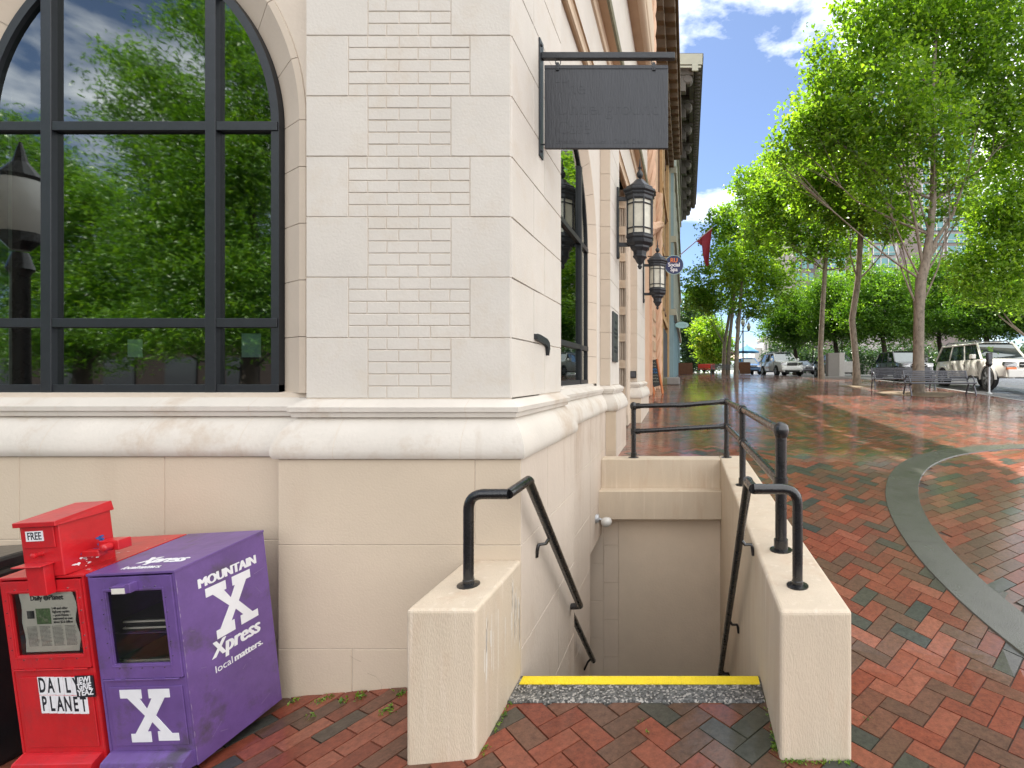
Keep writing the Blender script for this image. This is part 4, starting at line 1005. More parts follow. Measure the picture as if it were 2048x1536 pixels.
# the red box's coin head
b = MB(); b.box(.165, .375, -.012, .20, BH+.01, BH+.275); b.build('coin_head', 'red', rd, local=True, bevel=.004)
b = MB(); b.add([(.155, -.03, BH+.262), (.385, -.03, BH+.262), (.385, .21, BH+.268), (.155, .21, BH+.268), (.155, -.03, BH+.286), (.385, -.03, BH+.286), (.375, .21, BH+.318), (.165, .21, BH+.318)], [(0, 3, 2, 1), (4, 5, 6, 7), (0, 1, 5, 4), (1, 2, 6, 5), (2, 3, 7, 6), (3, 0, 4, 7)]); b.build('coin_head_lid', 'red', rd, local=True, bevel=.003)
b = MB(); b.box(.185, .355, -.018, -.012, BH+.155, BH+.258); b.build('front_plate', 'red', rd, local=True, bevel=.002)
b = MB(); b.lathe((.27, -.018, BH+.125), [(.012, .006), (.009, -.01), (.014, -.02), (.014, -.028), (.006, -.032)], 12, 'y'); b.build('knob', 'red', rd, local=True, smooth=True)
b = MB(); b.box(.23, .325, -.05, -.012, BH-.07, BH+.075); b.box(.18, .335, -.07, -.012, BH+.075, BH+.082); b.build('coin_tray', 'red', rd, local=True, bevel=.003)
b = MB(); b.box(.375, .47, .06, .10, BH+.07, BH+.10); b.box(.42, .53, .10, .16, BH+.085, BH+.135); b.lathe((.49, .10, BH+.11), [(.02, 0), (.02, -.035), (.008, -.04)], 10, 'y'); b.build('push_handle', 'red', rd, local=True, bevel=.004)
b = MB(); b.box(.205, .30, -.0195, -.018, BH+.19, BH+.24); b.build('sticker', 'white', rd, local=True)
text('FREE', .052, 'ink', 'lettering', rd, frame((.2525, -.0198, BH+.214), (1, 0, 0), (0, 0, 1)), .0003, .0008, .72)
b = MB()
for k in range(16):
    t = k/16*2.6-.4; y, z = .10+.055*math.cos(t)+random.gauss(0, .006), BH+.13-.05*math.sin(t*1.1)+random.gauss(0, .006); s_ = random.uniform(.006, .016)
    b.quad(*[(.3757, y+s_*1.3*math.cos(a)*random.uniform(.5, 1.1), z+s_*.7*math.sin(a)*random.uniform(.5, 1.1)) for a in np.linspace(0, 2*PI, 8)[:-1]])
b.build('paint_scuff', 'blue', rd, local=True)
b = MB()
for k in range(14):
    y, z = random.gauss(.06, .03), random.gauss(BH+.05, .015); s = random.uniform(.003, .01); b.quad(*[(.3759, y+s*1.2*math.cos(a)*random.uniform(.5, 1.1), z+s*.8*math.sin(a)*random.uniform(.5, 1.1)) for a in np.linspace(0, 2*PI, 8)[:-1]])
for k in range(14):
    x, y = random.uniform(.02, .45), random.uniform(.02, .4); s = random.uniform(.002, .007); zt_ = BH+.0088+.0554*(y+.006); b.quad((x, y, zt_), (x+s*3, y+s, zt_), (x+s*2, y+s*2, zt_), (x, y+s, zt_))
b.build('chipped_paint', 'white', rd, local=True)
for wd, z in (('DAILY', .385), ('PLANET', .29)):
    n = len(wd)
    for i, chx in enumerate(wd):
        x = .145+i*.047 if wd == 'DAILY' else .145+i*.043; dz = -.004*i*.4
        b = MB(); b.box(x, x+.045, -.0075, -.006, z+dz-.004, z+.088+dz); b.build('letter_tile', 'white', rd, local=True)
        text(chx, .105, 'ink', 'letter', rd, frame((x+.0225, -.0078, z+.042+dz), (1, 0, 0), (0, 0, 1)), .0003, .0025, .5)
b = MB(); b.box(.355, .455, -.0098, -.0085, .365, .475); b.build('graffiti_sticker', 'ink', rd, local=True)
for k, wd in enumerate(('JEWI', 'GRIE', 'YEAZ')): text(wd, .042, 'white', 'lettering', rd, frame((.402, -.0101, .452-k*.032), (1, 0, .08), (0, 0, 1)), .0003, .0012, .85, shear=.15)
# the front page behind the red box's window
nw = thing('newspaper', 'yellowed front page behind the red box window', 'newspaper', rd.location, PR_)
b = MB(); wv = lambda z: .008*math.sin(z*40)
x0, x1, z0, z1 = .085, .385, .61*BH, .925*BH
n = 10
for k in range(n): za, zb_ = z0+(z1-z0)*k/n, z0+(z1-z0)*(k+1)/n; b.quad((x0+wv(za)*.5, .007, za), (x1+wv(za), .007, za), (x1+wv(zb_), .007, zb_), (x0+wv(zb_)*.5, .007, zb_))
b.build('page', 'paper', nw, local=True)
FN = lambda x, z: frame((x, .0055, z), (1, 0, 0), (0, 0, 1))
text('Daily    Planet', .036, 'ink', 'masthead', nw, FN(.235, .868), .0002, .0008, .9)
b = MB(); b.lathe((.232, .0056, .868), [(.014, 0), (.014, -.001)], 10, 'y'); b.build('emblem', 'cargrey', nw, local=True)
b = MB(); b.quad((.115, .0056, .765), (.155, .0056, .765), (.155, .0056, .805), (.115, .0056, .805)); b.build('photo', 'cargrey', nw, local=True)
b = MB(); b.quad((.165, .0056, .735), (.245, .0056, .735), (.245, .0056, .815), (.165, .0056, .815)); b.build('photo', mat('printed photo', (.12, .2, .08), .8, .6, 60, c2=(.35, .3, .25), sscale=40, obj=True), nw, local=True)
text('I-40 and other\nhighway repairs\n-- post-Helene --\nestimated to cost\nabout $2.6 billion', .0175, 'ink', 'headline', nw, FN(.256, .778), .0002, .0002, .86, align='LEFT')
b = MB()
for c in range(4):
    for k in range(16):
        z = .722-k*.0065; xa = .105+c*.07; wl_ = .06*random.uniform(.85, 1)
        if c == 0 and False: continue
        x = xa
        while x < xa+wl_: l_ = random.uniform(.004, .011); b.quad((x, .0057, z), (min(x+l_, xa+wl_), .0057, z), (min(x+l_, xa+wl_), .0057, z+.0022), (x, .0057, z+.0022)); x += l_+.002
b.build('newsprint_column', 'cargrey', nw, local=True)
bn = thing('newspaper_box', 'black plastic box at the left edge of the view, beside the red box', 'newspaper box', (-3.9, 2.7, gz(-3.9, 2.7)), (.03, -.06, 0))
b = MB(); b.box(-.27, .27, -.25, .25, 0, 1.04); b.build('body', 'binblack', bn, local=True, bevel=.03)
b = MB(); b.box(-.28, .28, -.26, .26, 1.03, 1.10); b.build('lid', 'binblack', bn, local=True, bevel=.02)
b = MB(); b.tube([(.1, -.255, .55), (.15, -.255, .6), (.2, -.255, .54), (.24, -.255, .6), (.25, -.255, .5)], .004, 5); b.build('scrawl', 'white', bn, local=True)

# ---------------------------------------------------------------- neighbouring fronts along the pavement
def facade_windows(root, xf, ys_, zs_, w, h, mfr, mgl='carglass', arch=False):
    for z in zs_:
        for y in ys_:
            b = MB(); b.box(xf-.02, xf+.05, y-w/2-.1, y-w/2, z, z+h); b.box(xf-.02, xf+.05, y+w/2, y+w/2+.1, z, z+h); b.box(xf-.02, xf+.09, y-w/2-.12, y+w/2+.12, z+h, z+h+.14); b.box(xf-.02, xf+.12, y-w/2-.14, y+w/2+.14, z-.1, z)
            b.box(xf, xf+.03, y-w/2, y+w/2, z+h*.48, z+h*.52); f = b.build('window', mfr, root)
            b = MB(); b.quad((xf+.006, y-w/2, z), (xf+.006, y+w/2, z), (xf+.006, y+w/2, z+h), (xf+.006, y-w/2, z+h)); b.build('pane', mgl, f)
b2 = thing('peach_building', 'peach terracotta shopfront with twisted rope column, next to the corner building', 'building', (-2, 13.05, .5))
b = MB(); b.box(-12, -1.3, 13.03, 22, .2, 13.5); b.build('wall', 'peach', b2)
b = MB(); b.box(-1.3, -1.16, 13.03, 14.6, .2, 13.4); b.box(-1.3, -1.2, 14.6, 19.2, 10.5, 13.4); b.box(-1.3, -1.22, 17.2, 19.2, .2, 10.5); b.build('pilaster', 'peach', b2)
def rope(name, pts, r, m, root, tw=9):
    b = MB()
    pts = [Vector(p) for p in pts]; d = (pts[-1]-pts[0]); Ln = d.length; d.normalize(); a = d.cross(Vector((0, .2, 1)) if abs(d.z) < .9 else Vector((1, 0, 0))).normalized(); c = d.cross(a)
    for k in range(4):
        n = int(Ln*8); q = []
        for i in range(n+1):
            s = Ln*i/n; t = s*tw/(r*10)+k*PI/2; q.append(pts[0]+d*s+(a*math.cos(t)+c*math.sin(t))*r*.5)
        b.tube(q, r*.55, 6)
    return b.build(name, m, root, smooth=True)
rope('rope_column', [(-1.22, 20.3, .3), (-1.22, 20.3, 9.2)], .2, 'peach', b2, 5)
rope('rope_moulding', [(-1.02, 13.1, 5.6), (-1.17, 21.8, 8.4)], .16, 'peach', b2, 5)
rope('rope_column', [(-.98, 12.99, 6.6), (-.98, 12.99, 13.4)], .17, 'peach', b2, 5)
b = MB()
for k in range(5): b.box(-1.22, -1.19, 17.6, 18.9, 1.6+k*.55, 1.95+k*.55)
b.build('carved_panel', 'soffit', b2, bevel=.02)
b = MB(); b.box(-1.3, -1.18, 20.9, 21.95, .2, 3.6); b.build('shop_surround', 'soffitlight', b2)
b3 = thing('brick_building', 'brown brick building with dark bracketed cornice beyond the peach front', 'building', (-2, 22, .3))
b = MB(); b.box(-14, -1.22, 22.01, 27.98, .1, 14.0); b.build('wall', 'brownbrick', b3)
b = MB(); b.box(-1.22, -1.02, 26.9, 28.0, .1, 13.2); b.box(-1.22, -1.10, 22.0, 22.7, .1, 13.2); b.box(-1.22, -1.14, 24.3, 24.9, 4, 13.2)
for z in (4.3, 7.2, 10.1): b.box(-1.22, -1.05, 22.05, 27.95, z, z+.28)
b.build('brick_pier', 'tanbrick', b3)
b = MB()
for k in range(12): b.tube([(-1.16, 22.9+k*.32, .2), (-1.16, 22.9+k*.32, 4.0)], .09, 8)
b.build('fluted_shopfront', 'metalgrey', b3, smooth=True)
facade_windows(b3, -1.22, [23.4, 25.8], [5.0, 7.9, 10.7], .9, 1.9, 'brownbrick')
# brown cornice over the peach and brick fronts
b = MB(); ztp = 12.3+CZ
b.box(-1.3, -.55, 13.1, 28.0, ztp-.1, ztp+.5); b.box(-.55, -.30, 13.1, 28.05, ztp+.02, ztp+.45); b.box(-1.25, -1.0, 22, 27.97, ztp-1.0, ztp-.1); b.build('cornice', 'cornbrown', b3, bevel=.03)
b = MB()
for k in range(22): y = 13.5+k*.66; b.box(-1.2, -.4, y, y+.3, ztp-.42, ztp-.1); b.box(-1.2, -.75, y+.03, y+.27, ztp-.85, ztp-.42)
b.build('bracket', 'cornbrown', b3, bevel=.03)
b4 = thing('pale_blue_building', 'tall pale blue and green front with heavy grey bracketed cornice', 'building', (-2, 28.1, .2))
b = MB(); b.box(-14, -.90, 28.05, 52, 0, 5.2); b.build('ground_floor', 'bluewall', b4)
b = MB(); b.box(-14, -.93, 28.06, 52, 5.2, 19.6); b.build('wall', 'greenwall', b4)
b = MB()
for k in range(9): y = 28.1+k*2.85; b.box(-.93, -.78, y, y+.5, 0.1, 18.6)
b.build('pilaster', 'bluewall', b4)
b = MB()
for k in range(9): y = 28.12+k*2.85; b.box(-.93, -.74, y, y+.45, 5.6, 18.6)
for z in (5.2, 9.3, 13.2, 17.2): b.box(-.95, -.62, 28.07, 52, z, z+.35)
b.build('string_course', 'greenwall', b4)
facade_windows(b4, -.93, [30.0+k*2.85 for k in range(7)], [6.2, 10.2, 14.1], 1.3, 2.4, 'bluewall')
zc = 16.9+CZ
b = MB(); b.box(-1, .90, 28.02, 52.3, zc+.9, zc+1.15); b.box(-1, .80, 28.1, 52.2, zc+.55, zc+.9); b.box(-1.2, -.5, 28.1, 52.1, zc-.9, zc+.55); b.build('cornice', 'corngrey', b4, bevel=.03)
b = MB(); b.box(-.5, .84, 28.0, 28.12, zc+.5, zc+1.1); b.build('cornice_end', 'greenwall', b4)
b = MB(); b.box(-.9, .76, 27.98, 28.02, zc+.3, zc+.42); b.box(.25, .6, 27.96, 28.06, zc+.12, zc+.5); b.build('end_panel', 'greenwall', b4, bevel=.02)
b = MB()
for k in range(9):
    y = 28.3+k*2.9; b.box(-.5, .35, y, y+.5, zc+.1, zc+.55); b.lathe((.0, y+.02, zc-.1), [(.22, 0), (.3, .1), (.3, .38), (.22, .48)], 12, 'y'); b.box(-.5, -.1, y+.05, y+.45, zc-.8, zc+.1)
b.build('bracket', 'corngrey', b4, bevel=.02)
b = MB(); b.box(.12, .38, 28.1, 52, zc+.28, zc+.50)
for k in range(60): y = 28.2+k*.395; b.box(.42, .74, y, y+.2, zc+.30, zc+.55)
b.build('dentil', 'corngrey', b4)
# projecting signs, flag
def wsign(name, label, px, py, Y, r, ry, xw_):
    t = thing(name, label, 'sign', tuple(P(px, py, Y)))
    b = MB(); b.tube([(xw_, Y, P(px, py, Y).z+ry*.95), (P(px, py, Y).x, Y, P(px, py, Y).z+ry*.95)], .015, 6); b.build('arm', 'iron', t)
    c = P(px, py, Y); return t, c
ru, c = wsign('round_sign', 'round navy blue sign with orange and white lettering beyond the lanterns', 1348, 530, 15.5, .28, .28, -1.3)
b = MB(); b.lathe(c, [(.30, -.02), (.30, .02)], 40, 'y'); b.build('rim', 'teal', ru)
b = MB(); b.lathe(c, [(.285, -.024), (.285, .024)], 40, 'y'); b.build('face', 'signblue', ru)
for wd, dz, m_, sz in (('RU', .135, 'orange', .19), ('Social', -.0, 'white', .175), ('Spa', -.145, 'white', .175)):
    text(wd, sz, m_, 'lettering', ru, frame((0, -.026, dz), (1, 0, 0), (0, 0, 1)), .001, 0, .92, bold=.005)
ov, c = wsign('oval_sign', 'small pale teal oval sign on the blue front', 1364, 650, 30, .4, .18, -.9)
b = MB()
b.prism([(math.cos(t), math.sin(t)) for t in np.linspace(0, 2*PI, 25)[:-1]], lambda a, e, d: c+Vector((a*.41, d, e*.19)), -.02, .02); b.build('face', 'teal', ov)
b = MB()
for k in range(8): b.tube([c+Vector((-.26+k*.065, -.024, -.03+.03*(k % 2))), c+Vector((-.23+k*.065, -.024, .06*((k*3) % 2)))], .009, 5)
b.build('lettering', 'bluewall', ov)
fg = thing('flag', 'maroon flag hanging from a slanted pole on the facades', 'flag', tuple(P(1352, 518, 20)))
p0, p1 = P(1340, 527, 20), P(1425, 455, 19.5)
b = MB(); b.tube([p0, p1], .022, 8); b.build('pole', 'meter', fg)
V = []; nu, nv = 10, 14
for j in range(nv+1):
    for i in range(nu+1):
        u = i/nu; v = j/nv; top = p0.lerp(p1, .62+.36*u)
        lo = P(1413+7*(u-1)+u*6, 532, 19.5) if u > .5 else P(1404+u*18, 492+u*80, 19.5)
        q = top.lerp(lo, v); q = q+Vector((.05*math.sin(u*9+v*2), .10*math.sin(u*11+v*3)*v, 0)); V.append(q)
b = MB(); b.add(V, [(j*(nu+1)+i, j*(nu+1)+i+1, (j+1)*(nu+1)+i+1, (j+1)*(nu+1)+i) for j in range(nv) for i in range(nu)]); b.build('cloth', 'flag', fg, smooth=True)
# chalkboard
Yc = 17.5; ab = thing('chalkboard', 'leaning orange wooden chalkboard sign with chalk writing by the peach front', 'chalkboard', (-1.1, Yc, gz(-1.1, Yc)))
gzc = gz(-1.1, Yc); S_ = Yc/F; A0 = lambda px, py, dy=0: Vector(((px-U0)*S_, Yc+dy, CZ-(py-V0)*S_))
b = MB(); q = [A0(1297, 722), A0(1314, 718), A0(1323, 770), A0(1306, 775)]; b.add(q+[v+Vector((0, .03, 0)) for v in q], [(0, 1, 2, 3), (7, 6, 5, 4), (0, 4, 5, 1), (1, 5, 6, 2), (2, 6, 7, 3), (3, 7, 4, 0)]); b.build('board', 'chalkb', ab)
for (x0, y0, x1, y1) in ((1293, 720, 1308, 790), (1314, 718, 1325, 786)):
    b = MB(); a, e = A0(x0, y0), A0(x1, y1); e.z = min(e.z, gzc+.02); b.tube([a, e], .035, 4); b.tube([a+Vector((0, .04, 0)), e+Vector((-.0, .5, .02))], .03, 4); b.build('leg', 'woodor', ab)
for k, m_ in enumerate(('chalk', 'chalk', 'chalkblue', 'chalkblue', 'chalk', 'chalk', 'chalk')):
    b = MB(); py = 726+k*6.2; x0 = 1300+k*1.1
    pts = [A0(x0+i*1.5, py+(1.6 if i % 2 else -1.3)*(1.3 if m_ == 'chalkblue' else .8)+random.uniform(-.6, .6), -.012) for i in range(8)]; b.tube(pts, .009 if m_ == 'chalk' else .016, 4); b.build('chalk_writing', m_, ab)
sb = thing('stone_block', 'low rough dark stone step block on the wet bricks by the brick pier', 'block', (-.7, 22.4, gz(-.7, 22.4)))
b = MB(); b.box(-.65, .35, -.1, .5, 0, .34); b.box(-.75, -.64, -.05, .4, 0, .2); b.build('block', 'cabgrey', sb, local=True, bevel=.05)
b = MB(); b.box(-.62, -.2, -.13, -.1, 0, .30); b.box(-.64, -.25, -.1, .4, .335, .36); b.build('moss_patch', 'moss', sb, local=True, bevel=.02)

# ---------------------------------------------------------------- street furniture
def bench(name, label, loc, rz, Ln=2.4):
    t = thing(name, label, 'bench', loc, (0, 0, rz), 'slatted metal benches')
    for k in range(7):
        b = MB(); z = .44+.012*k; y = -.20+k*.065; b.box(-Ln/2, Ln/2, y, y+.045, z-.03-.012*min(k, 4)+.0, z-.01-.012*min(k, 4)+.01)
        if k < 6: b.build('seat_slat', 'metalgrey', t, local=True, bevel=.006)
    for k in range(6):
        b = MB(); z = .50+k*.062; y = .24+k*.018; b.box(-Ln/2, Ln/2, y, y+.02, z, z+.045); b.build('back_slat', 'metalgrey', t, local=True, bevel=.006)
    for s in (-1, 1):
        x = s*(Ln/2-.01)
        b = MB(); b.tube([(x, -.24, 0), (x, -.20, .18), (x, -.10, .34), (x, -.17, .42), (x, -.24, .44)], .028, 8); b.build('leg', 'metalgrey', t, local=True, smooth=True)
        b = MB(); b.tube([(x, .34, 0), (x, .26, .2), (x, .18, .36), (x, .26, .55), (x, .36, .86)], .028, 8); b.build('leg', 'metalgrey', t, local=True, smooth=True)
        b = MB(); b.tube([(x, -.10, .42), (x, .2, .42)], .025, 8); b.tube([(x, .05+.2*math.cos(a), .44+.24*math.sin(a)) for a in np.linspace(PI*1.05, -.1, 12)], .022, 8); b.build('armrest', 'metalgrey', t, local=True, smooth=True)
    b = MB(); b.tube([(-Ln/2, -.23, .43), (Ln/2, -.23, .43)], .03, 8); b.build('front_rail', 'metalgrey', t, local=True, smooth=True)
    return t
def at(px, Y): x = (px-U0)*Y/F; return (x, Y, gz(x, Y))
be = bench('bench', 'grey slatted bench in front of the thick plane tree, nearest of the benches', at(1880, 17.0), rad(3), 2.25)
dup(be, at(1806, 19.6), rad(-6), 'grey slatted bench behind the nearest one, left of the thick trunk')
dup(be, at(1449, 42), rad(4), 'far grey bench between the slim trunks at the end of the pavement')
pm = thing('parking_meter', 'black headed parking meter on a pale post in front of the cream vehicle', 'parking meter', at(1978, 17.6))
b = MB(); b.lathe((0, 0, 0), [(.1, 0), (.1, .03), (.045, .07), (.038, .1), (.038, .98)], 14); b.build('post', 'meter', pm, local=True, smooth=True)
b = MB(); b.lathe((0, 0, .95), [(.04, 0), (.1, .05), (.115, .12), (.10, .2)], 12); b.box(-.075, .1, -.06, .06, 1.12, 1.46); b.box(-.1, -.06, -.05, .05, 1.2, 1.42); b.build('meter_head', 'black', pm, local=True, bevel=.02)
b = MB(); b.box(-.05, .05, -.066, -.06, 1.22, 1.40); b.build('display', 'metalgrey', pm, local=True)
cb = thing('utility_cabinet', 'pale metal utility cabinet beside a slim trunk in front of the cars', 'cabinet', at(1672, 30))
b = MB(); b.box(-.55, .1, -.3, .3, .12, 1.5); b.build('cabinet', 'cabgrey', cb, local=True, bevel=.01)
b = MB(); b.box(.1, .42, -.32, .28, .12, 1.52); b.build('door', 'beige', cb, local=True, bevel=.01)
b = MB(); b.box(.45, .95, -.2, .2, .35, 1.0); b.build('side_box', 'beige', cb, local=True, bevel=.01)
b = MB(); b.box(-.9, 1.3, -.5, .5, -.05, .12); b.build('plinth', 'kerb', cb, local=True, bevel=.02)
def lamp(label, loc, h, n, group=None):
    t = thing('street_lamp', label, 'street lamp', loc, (0, 0, 0), group)
    b = MB(); b.lathe((0, 0, 0), [(.22, 0), (.22, .25), (.12, .45), (.09, .6), (.07, 1), (.06, h-.3), (.09, h-.25), (.05, h-.1)], 12); b.build('pole', 'black', t, local=True, smooth=True)
    xs_l = [0] if n == 1 else [-.55, 0, .55]
    if n > 1: b = MB(); b.tube([(-.55, 0, h-.35), (-.5, 0, h-.5), (.5, 0, h-.5), (.55, 0, h-.35)], .04, 8); b.build('arm', 'black', t, local=True, smooth=True)
    for x in xs_l:
        z = h+(.12 if x == 0 else -.3)
        b = MB(); b.lathe((x, 0, z), [(.08, -.1), (.14, -.02), (.2, .12), (.21, .26), (.15, .42), (.1, .46)], 14); g_ = b.build('globe', 'globe', t, local=True, smooth=True)
        b = MB(); b.lathe((x, 0, z), [(.13, .44), (.14, .47), (.05, .6), (.01, .78)], 12); b.lathe((x, 0, z), [(.06, -.2), (.12, -.12), (.13, -.04)], 10); b.build('cap', 'black', t, local=True)
    return t
lamp('black street lamp with three white globes beside the blue umbrella', at(1486, 48), 4.6, 3)
lamp('single black lamp post beside the far bench', at(1475, 44), 4.3, 1)
lamp('slender lamp with a white globe in front of the dense green trees', at(1684, 46), 4.2, 1)
lamp('lamp with a white globe half hidden under the trees above the utility cabinet', at(1626, 52), 3.2, 1)
lamp('pale globed lamp behind the slim trunks at the end of the pavement', at(1457, 58), 3.6, 1)
nl = lamp('tall black street lamp left of the camera, seen mirrored in the window', (-6.05, 2.1, gz(-6.05, 2.1)), 3.5, 1)
for nm, lb, px, Y, w_, h_ in (('planter', 'rusty planter box against the end of the blue front', 1371, 44, 1.25, 1.0), ('planter', 'rusty planter beneath the blue umbrella by the parked cars', 1486, 47, 1.3, 1.1)):
    t = thing(nm, lb, 'planter', at(px, Y)); b = MB(); b.box(-w_/2, w_/2, -.4, .4, 0, h_); b.build('box', 'rust', t, local=True, bevel=.015); b = MB(); b.box(-w_/2+.05, w_/2-.05, -.35, .35, h_-.02, h_+.01); b.build('soil', 'earth', t, local=True)
def umbrella(label, px, Y, r, h, m, group='cafe umbrellas'):
    t = thing('umbrella', label, 'umbrella', at(px, Y), (0, 0, 0), group)
    b = MB(); b.lathe((0, 0, 0), [(.3, 0), (.3, .06), (.03, .08), (.025, h)], 10); b.build('pole', 'meter', t, local=True)
    b = MB(); n = 8
    pr = [(.02, h+.15), (.05, h), (r*.5, h-.28), (r, h-.62), (r, h-.78)]
    for (r0, z0), (r1, z1) in zip(pr[:-1], pr[1:]):
        for k in range(n):
            a0, a1 = 2*PI*k/n, 2*PI*(k+1)/n; am = (a0+a1)/2
            p = lambda r_, a, z: (r_*math.cos(a), r_*math.sin(a), z)
            b.quad(p(r0, a0, z0), p(r1, a0, z1), p(r1*.95, am, z1+.02), p(r0*.95, am, z0+.01)); b.quad(p(r0*.95, am, z0+.01), p(r1*.95, am, z1+.02), p(r1, a1, z1), p(r0, a1, z0))
    b.build('canopy', m, t, local=True); return t
umbrella('blue cafe umbrella left of the white vehicle', 1494, 54, 1.3, 3.0, 'umb_blue', None)
umbrella('dark brown cafe umbrella behind the slim trunks', 1452, 56, 1.5, 2.9, 'umb_brown', None)
umbrella('dusty pink cafe umbrella between the dark one and the blue one', 1470, 62, 1.7, 2.3, 'soffitlight', None)
rc = thing('cafe_chair', 'bright red cafe chair left of the far bench', 'chair', at(1413, 47)); b = MB(); b.box(-.8, .8, -.3, .3, .42, .5); b.build('seat', 'redcan', rc, local=True, bevel=.02)
b = MB(); b.box(-.8, .8, .25, .32, .55, .95); b.build('backrest', 'redcan', rc, local=True, bevel=.02)
for x in (-.7, .7):
    for y in (-.25, .25): b = MB(); b.tube([(x, y, 0), (x, y, .42)], .03, 6); b.build('leg', 'black', rc, local=True)

